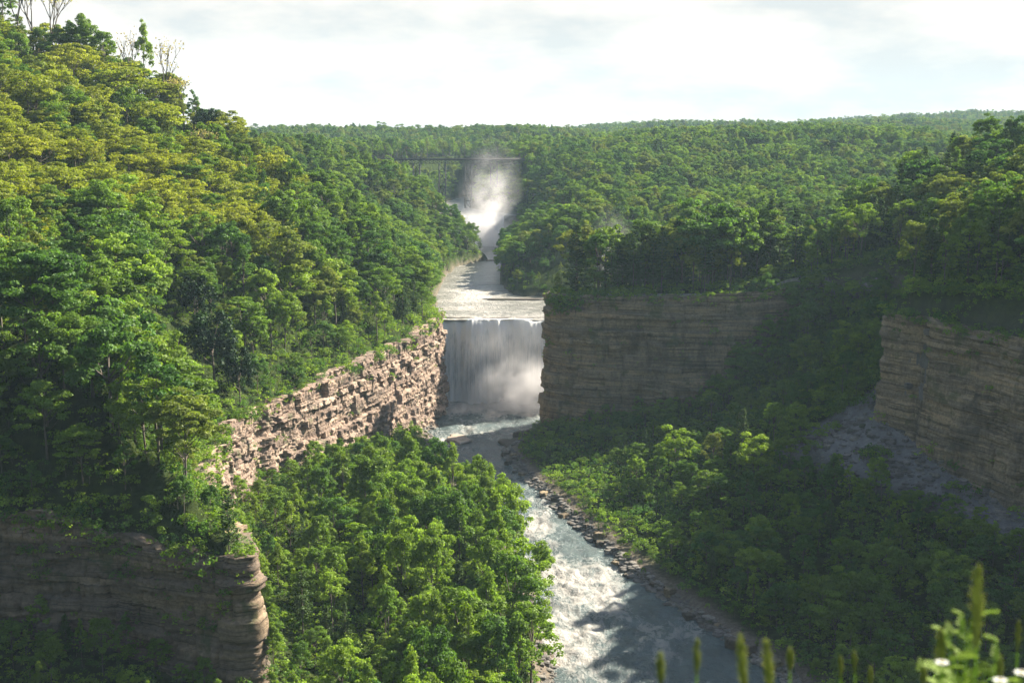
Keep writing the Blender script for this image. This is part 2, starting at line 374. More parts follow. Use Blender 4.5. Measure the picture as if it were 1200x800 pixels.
terr = link('terrain', mesh('terrain', np.stack([X, Y, Z], -1), grid_faces(len(GX), len(GY))[:, ::-1], GROUND, True,
      {'rock': ('POINT', rock), 'scree': ('POINT', scree), 'lawn': ('POINT', np.maximum(lawn, kn_m))}))
tag(terr, 'wooded gorge ground with slopes, talus and plateaus', kind='structure')

# ------------------------------------------------------------------ cliffs
def resample(pts, ds):
    pts = np.asarray(pts, float); L = np.r_[0, np.cumsum(np.hypot(*(np.diff(pts[:, :2], axis=0)).T))]
    s = np.linspace(0, L[-1], max(2, int(L[-1]/ds)))
    return s, np.stack([np.interp(s, L, pts[:, i]) for i in range(pts.shape[1])], 1)
def cliff(name, rim, a, b, mat, side, label, seed, off=2.2, amp=1.1, und=1.6, top=.8, ds=.32, smooth_n=9, depth=5, lay=(.35, 1.3), blkw=(.8, 2.6), str_=1.0, joint=1.0, topn=3.0, big=(1.6, 4.5), bigw=(3, 7), bamp=.9):
    rows = rim[a:b+1]
    s, p = resample(rows[:, :4], ds)
    ker = np.ones(smooth_n)/smooth_n
    q = p.copy()
    for c in range(4):
        q[:, c] = np.convolve(np.pad(p[:, c], smooth_n//2, mode='edge'), ker, 'valid')
    tx = np.gradient(q[:, 0]); ty = np.gradient(q[:, 1]); L = np.hypot(tx, ty)
    nx, ny = (ty/L*side, -tx/L*side)           # into the gorge
    lv = level(q[:, 1].min()+0.0)
    zt = q[:, 2]+top+0*s+(fbm(s/7, 0, 0, seed, 3)-.5)*topn; zb = lv+q[:, 3]-depth
    nz = int((zt.max()-zb.min())/.30)+2
    u = np.linspace(0, 1, nz)[None, :]
    zz = zb[:, None]+(zt-zb)[:, None]*u
    S = s[:, None]+0*zz
    r = random.Random(seed)
    def layers(lo, hi):
        z0 = -20.0; e = []
        while z0 < 110: e.append(z0); z0 += r.uniform(lo, hi)
        return np.array(e)
    zw = zz+(vn(S/40, 0, 0, seed+1)-.5)*.9
    def blocks(e, w0, w1, sd):
        k = np.searchsorted(e, zw); o = k*0
        wk = w0+w1*_h(k, o+1, o, sd); c = S/wk+_h(k, o, o, sd+1)*10; bi = np.floor(c); fr = (c-bi)*wk
        crack = np.minimum(fr, wk-fr)
        return _h(k, o, o, sd+2), _h(k, bi, o, sd+3), crack
    rb_, hb, cb = blocks(layers(*big), bigw[0], bigw[1], seed+20)
    rs, hs, cs_ = blocks(layers(*lay), blkw[0], blkw[1], seed+30)
    base = 1-(zz-zb[:, None])/(zt-zb)[:, None]
    dd = off + bamp*(hb-.5)*2 + bamp*(rb_-.5)*.8 + amp*(hs-.5)*(.4+1.2*vn(S/14, zz/9, 0, seed+10)) + amp*(rs-.5)*str_
    dd -= joint*.8*(cb < .28) + joint*.35*(cs_ < .16)
    dd += und*2*(fbm(S/13, zz/30, 0, seed+5, 3)-.42) + base**2*2.5 + (fbm(S/.9, zz/.8, 0, seed+6, 2)-.5)*.22
    g = vn(S/9.5, zz/60, 0, seed+7); dd -= 2.6*np.clip(.22-g, 0, 1)/.22
    V = np.stack([q[:, 0][:, None]+nx[:, None]*dd, q[:, 1][:, None]+ny[:, None]*dd, zz], -1)
    back = np.stack([q[:, 0]-nx*4, q[:, 1]-ny*4, zt-1.2], -1)[:, None, :]
    V = np.concatenate([V, back], 1)
    f = grid_faces(V.shape[0], V.shape[1])
    o = link(name, mesh(name, V, f, mat, False)); tag(o, label, kind='structure'); return o
cliff('cliff', LRIM, 8, 14, ROCK_PINK, 1, 'sunlit crumbling shale cliff on the left bank beside the waterfall', 21, off=2.6, amp=.75, und=1.6, depth=6, lay=(.35, 1.2), blkw=(.7, 2.4), str_=.45, joint=1.0, bamp=1.05, topn=4.5)
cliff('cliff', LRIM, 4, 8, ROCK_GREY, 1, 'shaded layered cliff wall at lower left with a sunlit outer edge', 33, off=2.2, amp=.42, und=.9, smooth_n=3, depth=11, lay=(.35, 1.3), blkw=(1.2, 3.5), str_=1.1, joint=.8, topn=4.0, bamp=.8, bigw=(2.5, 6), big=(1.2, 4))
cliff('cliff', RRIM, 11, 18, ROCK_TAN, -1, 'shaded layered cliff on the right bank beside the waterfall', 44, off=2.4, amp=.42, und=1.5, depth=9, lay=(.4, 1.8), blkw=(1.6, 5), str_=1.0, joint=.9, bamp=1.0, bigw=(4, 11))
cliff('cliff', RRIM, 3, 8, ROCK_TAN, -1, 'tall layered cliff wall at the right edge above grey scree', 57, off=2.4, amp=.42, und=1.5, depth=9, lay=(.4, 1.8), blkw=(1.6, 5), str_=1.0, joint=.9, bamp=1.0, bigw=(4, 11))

# ------------------------------------------------------------------ water
def river_sheet(name, xs, ys, lv, mat, label, foamf, amp):
    x, y = np.meshgrid(xs, ys, indexing='ij')
    fo = foamf(x, y)
    z = lv + (fbm(x/3.4, y/5.2, 0, 61, 4)-.5)*amp*(.35+1.4*fo) + (fbm(x/1.1, y/1.5, 0, 65, 2)-.5)*amp*.35*(.3+fo)
    o = link(name, mesh(name, np.stack([x, y, z], -1), grid_faces(len(xs), len(ys))[:, ::-1], mat, True, {'foam': ('POINT', fo)}))
    tag(o, label, kind='structure'); return o
def gs(x, y, cx, cy, rx, ry): return np.exp(-(((x-cx)/rx)**2+((y-cy)/ry)**2))
def foam_lo(x, y):
    f = .34 + .42*(fbm(x/8, y/14, 0, 71, 3)-.5)*2
    f += .85*gs(x, y, -2, 512, 26, 18) + .25*gs(x, y, -18, 455, 8, 14)
    f += .42*gs(x, y, 12, 268, 14, 22)+.3*gs(x, y, 12, 305, 12, 14) + .25*gs(x, y, 5, 345, 8, 10) - .05*gs(x, y, 30, 275, 9, 30) + .15*gs(x, y, 18, 300, 14, 30) + .12*gs(x, y, -2, 400, 12, 30) - .1*gs(x, y, -5, 410, 12, 30)
    f += .3*gs(x, y, -25, 520, 8, 60)*0
    return np.clip(f, 0, 1)
river_sheet('river', axis([(-70, -32, 4), (-32, 62, .6), (62, 90, 4)]), axis([(-40, 190, 8), (190, 523, .75)]), 0.0, WATER_LO,
            'turbulent river with white rapids below the waterfall', foam_lo, 1.9)
def foam_up(x, y):
    f = .42 + .25*(fbm(x/10, y/7, 0, 81, 3)-.5)*2 + .35*gs(x, y, -5, 526, 40, 9) + .3*gs(x, y, -20, 600, 12, 50)
    return np.clip(f, 0, 1)
river_sheet('river', axis([(-110, -42, 4), (-42, 34, 1.0), (34, 86, 4)]), axis([(520.6, 620, 1.0), (620, 899, 2.0)]), 33.35, WATER_UP,
            'pale sunlit river above the big waterfall', foam_up, .45)
river_sheet('river', axis([(-110, 20, 4)]), axis([(898, 1240, 6)]), 54.3, WATER_UP, 'river above the far waterfall under the bridge', foam_up, .4)

def waterfall(x0, x1, y0, ztop, zbot, throw, label, curve=2.5, ds=.4):
    xs = np.arange(x0, x1+ds, ds); u = np.linspace(0, 1, 110)
    S, U = np.meshgrid(xs, u, indexing='ij')
    lipn = (fbm(S/6, 0, 0, 91, 4)-.5)*6.0 + curve*np.cos((S-(x0+x1)/2)/(x1-x0)*math.pi)
    drop = U*(ztop-zbot)
    thr = throw*1.3*(1-np.exp(-drop/(ztop-zbot)*11))*(.6+.8*vn(S/3.1, 0, 0, 90)) + throw*.8*U
    st = (fbm(S/1.3+U*.4, U*2.2, 0, 93, 4)-.5)*1.7*np.clip(U*6, .12, 1) + (fbm(S/4.5, U*1.4, 0, 96, 3)-.5)*2.6*np.clip(U*3, 0, 1)
    yy = y0 - lipn - thr - st
    zz = ztop + .25*(1-np.clip(U*12, 0, 1)) - 1.7*vn(S/2.9, 0, 0, 89)**2 - U*(ztop-zbot) + (fbm(S/2, U*3, 0, 97, 2)-.5)*.3
    back = np.stack([xs, np.full_like(xs, y0+3), np.full_like(xs, ztop-.05)], -1)[:, None, :]
    V = np.concatenate([back, np.stack([S, yy, zz], -1)], 1)
    fo = np.clip(1.15-U*(2.5+7*vn(S/2.0, 0, 0, 88)), 0, 1)*1.0 + np.clip(U-.7, 0, 1)*2.4
    fo = np.concatenate([fo[:, :1], fo], 1)
    me = mesh('waterfall', V, grid_faces(len(xs), 111)[:, ::-1], FALL, True, {'foam': ('POINT', fo)})
    o = link('waterfall', me); tag(o, label, 'waterfall', kind='thing'); return o
waterfall(-33, 76, 522.0, 33.4, -.6, 2.6, 'broad white waterfall dropping over the full width of the gorge')
waterfall(-96, -6, 899, 54.4, 32.6, 2.0, 'far waterfall half hidden in its own mist below the bridge', ds=.8)

# thin brown ledge of bedrock along the lip
mb_v = []
def slab(name, cx, cy, z0, lx, ly, h, mat, label, seed, cat='rock', group=None, rz=0, kind=None):
    r = random.Random(seed); n = 14; V = []; Fc = []
    rings = [(0, 1.0), (h*.55, 1.03), (h*.9, .96), (h, .82)]
    for zi, (zz, k) in enumerate(rings):
        for i in range(n):
            a = 2*math.pi*i/n
            rr = 1+.22*math.sin(i*2.1+seed)+.12*math.sin(i*4.7+seed*2)
            c, s_ = math.cos(a), math.sin(a)
            ex = math.copysign(abs(c)**.6, c)*lx/2*rr*k; ey = math.copysign(abs(s_)**.6, s_)*ly/2*rr*k
            V.append((ex, ey, zz+r.uniform(-.04, .04)*h))
    for q in range(len(rings)-1):
        for i in range(n): Fc.append((q*n+i, q*n+(i+1) % n, (q+1)*n+(i+1) % n, (q+1)*n+i))
    V.append((0, 0, h*1.02)); t = len(V)-1; b = (len(rings)-1)*n
    for i in range(n): Fc.append((b+i, b+(i+1) % n, t, t))
    me = bpy.data.meshes.new(name); me.from_pydata(V, [], [tuple(dict.fromkeys(f)) for f in Fc]); me.materials.append(mat); me.update()
    o = link(name, me, loc=(cx, cy, z0)); o.rotation_euler.z = rz; tag(o, label, cat, group, kind); return o
WET = rock_mat('wet rock', [(.06, .05, .04), (.10, .085, .07), (.07, .06, .05), (.14, .12, .10)], .9, .2)
DRY = rock_mat('pale rock', [(.30, .25, .2), (.38, .32, .26), (.24, .2, .17), (.44, .38, .31)], .9, .1)
slab('rock_ledge', -22, 526.5, 32.9, 12, 1.3, .75, WET, 'thin brown rock ledge at the left end of the waterfall lip', 2)
slab('rock_ledge', 6, 527.5, 32.9, 34, 1.2, .65, WET, 'long thin brown rock ledge behind the middle of the waterfall lip', 5)
slab('rock_ledge', 4, 588, 33.0, 30, 3.4, .9, WET, 'brown gravel bar in the upper river below the dark wooded point', 8)
slab('rock_ledge', 3, 441, -.3, 13, 17, 1.3, WET, 'dark flat rock shelf jutting from the shaded right bank below the waterfall', 3, rz=.3)
slab('rock_ledge', 7, 452, -.2, 9, 10, 2.3, WET, 'dark stepped rock block behind the flat shelf at the foot of the right cliff', 4, rz=.8)
slab('rock_ledge', -19, 449, -.3, 7, 12, 1.0, DRY, 'pale sunlit rock shelf on the left bank below the waterfall', 6, rz=.3)
slab('rock_ledge', -11, 783, 33.1, 9, 4, .9, DRY, 'pale gravel tip of the grassy point beside the far mist', 7, rz=.2)
# boulders along the right shore
BG = 'boulders along the shaded right shore'
bsp = []
rb = random.Random(5)
for i in range(26):
    y = 246+i*7.2+rb.uniform(-2, 2)
    xr = float(np.interp(y, BK[:, 0], BK[:, 2])); x = xr+rb.uniform(-2.2, 1.8); sz = rb.uniform(.9, 2.4)
    bsp.append((x, y, sz))
NB = len(bsp)
ordn = ['first', 'second', 'third', 'fourth', 'fifth', 'sixth', 'seventh', 'eighth', 'ninth', 'tenth', 'eleventh', 'twelfth', 'thirteenth', 'fourteenth', 'fifteenth', 'sixteenth', 'seventeenth', 'eighteenth', 'nineteenth', 'twentieth', 'twenty-first', 'twenty-second', 'twenty-third', 'twenty-fourth', 'twenty-fifth', 'twenty-sixth']
for i, (x, y, sz) in enumerate(bsp):
    slab('boulder', x, y, float(H(x, y))-.3 if bank_dist(np.array(x), np.array(y)) > 0 else -.6, sz*1.6, sz*1.2, sz, WET if i % 3 else ROCK_TAN,
         'dark boulder on the shaded right shore, %s counting upstream from the bottom edge' % ordn[i], 100+i, 'boulder', BG, rz=i*1.3)

# ------------------------------------------------------------------ trees
def quads(C, Nn, S, asp=1.0, dirn=None):
    n = len(C); Nn = Nn/np.linalg.norm(Nn, axis=1, keepdims=True)
    ref = rng.normal(size=(n, 3)) if dirn is None else dirn
    T = np.cross(Nn, ref); T /= np.linalg.norm(T, axis=1, keepdims=True)+1e-9; Bt = np.cross(Nn, T)
    S = S[:, None]; j = lambda: rng.uniform(.75, 1.2, (n, 1))
    v = np.stack([C+T*S*.5*asp*j(), C+Bt*S*.5*j()+Nn*S*.12*rng.normal(size=(n, 1)), C-T*S*.5*asp*j(), C-Bt*S*.5*j()], 1)
    f = np.arange(n*4).reshape(n, 4); return v.reshape(-1, 3), f
def broad_crown(H_, W, seed, ncl=44, per=85, leaf=.5, flat=.6, openness=.2, c0=.36, crs=1.0, point=0):
    g = np.random.default_rng(seed); C = []; Nn = []; T = []
    cen = np.array([0, 0, H_*(c0+1)/2]); rad = np.array([W/2, W/2, H_*(1-c0)/2])
    lob = [(g.normal(size=3)*np.array([1, 1, .8]), g.uniform(.7, 1.25)) for _ in range(8)]
    centers = []
    for i in range(ncl):
        d = g.normal(size=3); d /= np.linalg.norm(d)
        if d[2] < -.45: d[2] *= -.6; d /= np.linalg.norm(d)
        k = 1+.20*sum(max(0, d@(a/np.linalg.norm(a)))**4*(b-.9)*5 for a, b in lob)
        r_ = g.uniform(.45, .98)**.6
        tz = 1-point*max(0, d[2])*.0
        c = cen+d*rad*r_*np.clip(k, .55, 1.4)
        if point: 
            h = (c[2]-cen[2])/rad[2]; c[:2] *= (1-.55*point*max(0, h))
        R_ = g.uniform(.55, 1.45)*crs*W/9.5
        centers.append((c, R_))
        n = int(per*(R_/1.2)**2)
        e = g.normal(size=(n, 3)); e /= np.linalg.norm(e, axis=1, keepdims=True); e[:, 2] = np.abs(e[:, 2])*np.where(g.random(n) < .78, 1, -1)
        q = c+e*np.array([R_, R_, R_*flat])*g.uniform(.55, 1.08, (n, 1))
        C.append(q); nn = e*.9+np.array([0, 0, .45])+g.normal(size=(n, 3))*.55; Nn.append(nn)
        T.append(np.clip(g.uniform(.1, .9)+g.normal(size=n)*.18, 0, 1))
    C = np.concatenate(C); Nn = np.concatenate(Nn); T = np.concatenate(T)
    S = leaf*g.uniform(.6, 1.35, len(C))
    v, f = quads(C, Nn, S); return v, f, T, centers
def trunk_mb(H_, seed, centers, r0=.22, nl=9, top=.7):
    r = random.Random(seed); mb = MB()
    bx, by = r.uniform(-.5, .5), r.uniform(-.5, .5)
    pts = [(0, 0, -1.0), (0, 0, 0.3), (bx*.4, by*.4, H_*.25), (bx, by, H_*.5), (bx*1.3, by*1.3, H_*top)]
    mb.tube(pts, [r0*1.25, r0, r0*.8, r0*.55, r0*.2], 6)
    cs = sorted(centers, key=lambda c: r.random())[:nl]
    for c, R_ in cs:
        z0 = min(c[2]*.62, H_*.55); t = z0/(H_*.5); b = Vector((bx*min(t, 1.1), by*min(t, 1.1), z0)); e = Vector(c)
        m_ = b.lerp(e, .5)+Vector((0, 0, -.4)); mb.tube([b, m_, e], [r0*.42, r0*.28, r0*.1], 4)
    return mb
def pine_crown(H_, W, seed, leaf=.5, dens=1.0, c0=.15, irregular=.35):
    g = np.random.default_rng(seed); C = []; Nn = []; T = []; S = []; br = []
    z = H_*c0
    while z < H_*.985:
        h = (z-H_*c0)/(H_*(1-c0))
        Rl = W/2*(1-h)**.75*(.72+.28*min(1, h*5))+.25
        nb = g.integers(4, 7); a0 = g.uniform(0, 6.28)
        for b in range(nb):
            a = a0+b*6.283/nb+g.normal()*.25; L = Rl*g.uniform(1-irregular, 1.1)
            dirv = np.array([math.cos(a), math.sin(a), .10+.35*h]); tn = g.uniform(.25, .75)
            n = int(34*dens*max(.5, L/2.2))
            t = g.uniform(.18, 1, n)**.8
            side = np.array([-math.sin(a), math.cos(a), 0])
            wid = .42*L*(1-np.abs(t-.55))*.55+.12
            q = np.array([0, 0, z])+dirv*(t*L)[:, None]+side*(g.normal(size=n)*wid*.6)[:, None]+np.array([0, 0, 1])*(g.normal(size=n)*.16-.10*t*t*L*.5)[:, None]
            C.append(q); nn = np.array([0, 0, 1.0])+g.normal(size=(n, 3))*.55+dirv*.3; Nn.append(nn)
            T.append(np.clip(tn+g.normal(size=n)*.15, 0, 1)); S.append(leaf*g.uniform(.6, 1.25, n))
            br.append((z, dirv*L))
        z += g.uniform(.55, .95)*H_/15
    C = np.concatenate(C); Nn = np.concatenate(Nn); v, f = quads(C, Nn, np.concatenate(S), .8)
    return v, f, np.concatenate(T), br
def pine_trunk(H_, seed, br, r0=.24):
    mb = MB(); mb.tube([(0, 0, -1), (0, 0, H_*.4), (0, 0, H_*.97)], [r0, r0*.7, .03], 6)
    for z, d in br[::3]: mb.tube([(0, 0, z), (d[0]*.8, d[1]*.8, z+d[2]*.8)], [.05, .015], 3)
    return mb
def bare_tree(H_, seed, leaves):
    r = random.Random(seed); mb = MB(); tips = []
    def grow(p, d, L, rad, lv):
        q = p+d*L; mb.tube([p, (p+q)/2+Vector((r.uniform(-1, 1), r.uniform(-1, 1), 0))*L*.04, q], [rad, rad*.85, rad*.7], 4 if lv else 6)
        if lv >= 4: tips.append(q); return
        for _ in range(3 if lv < 3 else 2):
            a = r.uniform(0, 6.28); sp_ = r.uniform(.3, .65)
            nd = (d+Vector((math.cos(a)*sp_, math.sin(a)*sp_, .25))).normalized()
            grow(p+d*L*r.uniform(.6, 1), nd, L*r.uniform(.55, .75), rad*.62, lv+1)
    grow(Vector((0, 0, -.5)), Vector((.02, 0, 1)).normalized(), H_*.42, .2, 0)
    g = np.random.default_rng(seed); C = []
    for t in tips: C.append(np.array(t)+g.normal(size=(leaves, 3))*.5)
    C = np.concatenate(C); v, f = quads(C, g.normal(size=(len(C), 3)), .38*g.uniform(.6, 1.3, len(C)))
    return mb, v, f, g.random(len(C))

PROTO = {}      # kind -> list of (trunk mesh, crown mesh, height, width)
def add_proto(kind, v, f, T, tm, H_, W, matname):
    cm = mesh(kind+'_crown', v, f, LM[matname], False, {'tint': ('FACE', T)})
    PROTO.setdefault(kind, []).append((tm, cm, H_, W))
shapes = []
for sd, (h, w, fl, c0, pt, ncl) in enumerate([(15, 9.5, .60, .26, .3, 64), (17, 8.2, .7, .20, .7, 60), (14, 10.5, .50, .30, 0, 70), (18, 7.4, .7, .18, 1.2, 62), (12, 8.8, .6, .22, .3, 46), (16, 9.0, .55, .22, .5, 58), (17, 8.6, .45, .34, .4, 34), (18, 10.8, .36, .30, .2, 84), (18, 5.6, .8, .12, .9, 50)]):
    v, f, T, cs = broad_crown(h, w, 40+sd, ncl=ncl, per=150, leaf=.36, flat=fl, c0=c0, point=pt)
    tm = trunk_mb(h, 40+sd, cs).me('broadleaf_trunk', BARK)
    shapes.append((v, f, T, tm, h, w))
for mname in ('green', 'bright', 'deep', 'olive'):
    for (v, f, T, tm, h, w) in shapes: add_proto(mname, v, f, T, tm, h, w, mname)
for sd, (h, w, c0) in enumerate([(12, 10.5, .40), (13.5, 9.5, .35), (11, 9.0, .35)]):
    v, f, T, cs = broad_crown(h, w, 80+sd, ncl=70, per=70, leaf=.36, flat=.38, c0=c0, crs=.95)
    tm = trunk_mb(h, 80+sd, cs, nl=14).me('feathery_trunk', BARK)
    add_proto('yellow', v, f, T, tm, h, w, 'yellow')
for sd, (h, w, c0, ir) in enumerate([(19, 7.2, .18, .4), (17, 6.2, .10, .3), (21, 7.6, .3, .5)]):
    v, f, T, br = pine_crown(h, w, 120+sd, .52, 1.25, c0, ir)
    add_proto('pine', v, f, T, pine_trunk(h, sd, br).me('pine_trunk', BARK), h, w, 'pine')
v, f, T, br = pine_crown(12, 6.5, 140, .5, 2.2, .05, .25)
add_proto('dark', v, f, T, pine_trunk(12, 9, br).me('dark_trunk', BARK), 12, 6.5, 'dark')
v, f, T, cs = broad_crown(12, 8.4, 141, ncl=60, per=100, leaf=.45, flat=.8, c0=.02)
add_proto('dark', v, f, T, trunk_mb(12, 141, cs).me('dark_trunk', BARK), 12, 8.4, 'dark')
for sd, lv in ((0, 3), (1, 6), (2, 2)):
    mb, v, f, T = bare_tree(15, 160+sd, lv)
    add_proto('bare', v, f, T, mb.me('bare_trunk', BARK), 15, 7, 'bud')
# shrubs
for sd in range(3):
    v, f, T, cs = broad_crown(3.2, 4.2, 200+sd, ncl=16, per=60, leaf=.34, flat=.7, c0=-.1, crs=1.4)
    add_proto('shrub', v, f, T, trunk_mb(3, 200+sd, cs, .05, 5).me('shrub_stem', BARK), 3.2, 4.2, ('green', 'bright', 'deep')[sd])

# --- scatter
def jitter(x0, x1, y0, y1, sp_, seed):
    g = np.random.default_rng(seed)
    xs = np.arange(x0, x1, sp_); ys = np.arange(y0, y1, sp_)
    x, y = np.meshgrid(xs, ys, indexing='ij')
    x = (x+g.uniform(-.55, .55, x.shape)*sp_).ravel(); y = (y+g.uniform(-.55, .55, y.shape)*sp_).ravel()
    return x, y, g
TR = []   # x,y,z,kind,variant,scale,rot
def put(x, y, kind, h, rot=None, var=None, wx=1.0, z=None, special=None):
    pr = PROTO[kind]; var = random.randrange(len(pr)) if var is None else var
    s = h/pr[var][2]
    if special is None: wx = wx*random.uniform(.82, 1.28)
    TR.append(dict(x=float(x), y=float(y), z=float(H(x, y)) if z is None else z, kind=kind, var=var, s=s, h=h, wx=wx, rot=random.uniform(0, 6.28) if rot is None else rot, special=special))
def choose(r, table):
    t = 0
    for k, p in table:
        t += p
        if r < t: return k
    return table[-1][0]
# near plateau slopes and gorge floor
x, y, g = jitter(-290, 290, 150, 640, 6.6, 1)
d, a, ins, left = info(x, y); b = bank_dist(x, y); z = H(x, y); r = g.random(len(x)); r2 = g.random(len(x)); big = fbm(x/40, y/40, 0, 77, 3)
ppx, ppy, pf = proj(x, y, z+14)
for i in range(len(x)):
    if not (-160 < ppx[i] < 1400): continue
    X_, Y_ = x[i], y[i]
    if Y_ > 560 and not ins[i] and X_ > 60: pass
    if not ins[i]:
        if d[i] < 1.0: continue
        if left[i]:
            up = z[i]-35
            if up > 56+28*(big[i]-.5)*2: tb = [('olive', .26), ('yellow', .30), ('green', .24), ('bright', .08), ('deep', .08), ('bare', .02), ('pine', .02)]; h = 9+12*r2[i]**1.5
            elif up > 36+14*(big[i]-.5)*2 and Y_ > 240: tb = [('yellow', .76), ('olive', .10), ('green', .10), ('bright', .04)]; h = 8.5+8*r2[i]
            else: tb = [('green', .42), ('bright', .18), ('deep', .20), ('olive', .12), ('pine', .08)]; h = 11+13*r2[i]**1.4
            if d[i] < 6: h = 6+6*r2[i]
            if Y_ > 430 and d[i] < 45: tb = [('green', .35), ('deep', .35), ('bright', .15), ('pine', .15)]; h = 13+6*r2[i]
            put(X_, Y_, choose(r[i], tb), h)
        else:
            lawnm = (52 < X_ < 104 and 436 < Y_ < 492 and d[i] < 12)
            if lawnm and not (X_ < 80 and r[i] < .3 and d[i] > 6): continue
            if X_ < 105: tb = [('pine', .42), ('deep', .18), ('green', .22), ('olive', .18)]; h = (23+8*r2[i])*(.75+.25*min(1, d[i]/10))
            else: tb = [('pine', .36), ('deep', .20), ('green', .22), ('olive', .16), ('bright', .06)]; h = 12+11*r2[i]
            if Y_ > 505: h *= .55
            if Y_ > 484 and X_ < 75: h = 4+3*r2[i]
            if d[i] < 4: h = 6+5*r2[i]
            put(X_, Y_, choose(r[i], tb), h)
    else:
        if Y_ > LIP or b[i] < 1.5: continue
        if d[i] < 3.5 and not (X_ > 80 and Y_ > 366): continue
        if left[i]:
            if (X_ < -38 and Y_ < 216) or X_ < -66: h = 5+5*r2[i]
            else: h = min(4.0+.33*d[i], 16)*(.7+.6*r2[i])
            if b[i] < 3: h *= .6
            if Y_ > 335 and b[i] < 3+(Y_-335)*.11: continue
            if Y_ > 350: h = min(h, max(2.5, 12-(Y_-350)*.22)+.12*b[i]*(Y_ < 400)+1.5*r2[i])
            if Y_ > 400 and b[i] < 9: continue
            if r2[i] > .45 and h > 7: put(X_, Y_, choose(r[i], [('bright', .46), ('green', .36), ('deep', .18)]), h*1.12, var=(1, 3, 5)[i % 3], wx=.8); continue
            if Y_ > 420: h = min(h, 3.5+.25*b[i]+3*r2[i])
            put(X_, Y_, choose(r[i], [('bright', .38), ('green', .26), ('pine', .26), ('deep', .10)]), h)
        else:
            sc = float(SCREE(np.array(X_), np.array(Y_), np.array(d[i]), np.array(True)))
            if sc > .25 and r[i] < .93: continue
            h = 7+7*r2[i]
            h *= .9
            if Y_ > 372: h = min(h, 2.2+2.2*r2[i]+max(0, b[i]-8)*.12+max(0, X_-62)*.6)
            if Y_ > 318: h = min(h, 1.6+1.6*r2[i]+max(0, b[i]-17)*.5)
            if b[i] < 8: h = 2+.5*b[i]*r2[i]
            put(X_, Y_, choose(r[i], [('green', .40), ('deep', .36), ('pine', .10), ('bright', .14)]), h)
# extra infill on the near left slopes so that little ground shows
# far forest
def far(y0, y1, sp_, seed, hs):
    kx = .44*y1+80
    x, y, g = jitter(-kx, kx, y0, y1, sp_, seed)
    m = np.abs(x) < .44*y+60
    x, y = x[m], y[m]
    d, a, ins, left = info(x, y); b = bank_dist(x, y); r = g.random(len(x)); r2 = g.random(len(x)); big = fbm(x/70, y/70, 0, 78, 3)
    for i in range(len(x)):
        if ins[i] and (b[i] < 2.5 or y[i] > 1235): continue
        if y[i] < 640 and x[i] > -290 and x[i] < 290: continue
        k = choose(r[i], [('green', .34), ('deep', .28), ('olive', .16), ('bright', .08), ('pine', .14)] if big[i] < .55 else [('green', .3), ('bright', .24), ('deep', .22), ('olive', .18), ('pine', .06)])
        if 992 < y[i] < 1006 and -112 < x[i] < 14: continue
        zz_ = float(H(x[i], y[i]))
        if 870 < y[i] <= 992 and -118 < x[i] < 10 and zz_ > 68+(x[i] < -80)*10: continue
        put(x[i], y[i], k, (9+9*r2[i])*hs*(.6 if (ins[i] and b[i] < 8) else 1))
far(640, 1000, 7.0, 2, 1.0)
far(1000, 1500, 8.5, 3, 1.08)
far(1500, 2700, 10.5, 4, 1.05)
far(560, 640, 7.0, 5, 1.0)

for _ in range(26):        # dark trees crowding the gully at the end of the right cliff
    X_, Y_ = random.uniform(80, 112), random.uniform(432, 455)
    if float(H(X_, Y_)) < 52: put(X_, Y_, random.choice(['deep', 'green', 'deep', 'pine']), random.uniform(10, 16))
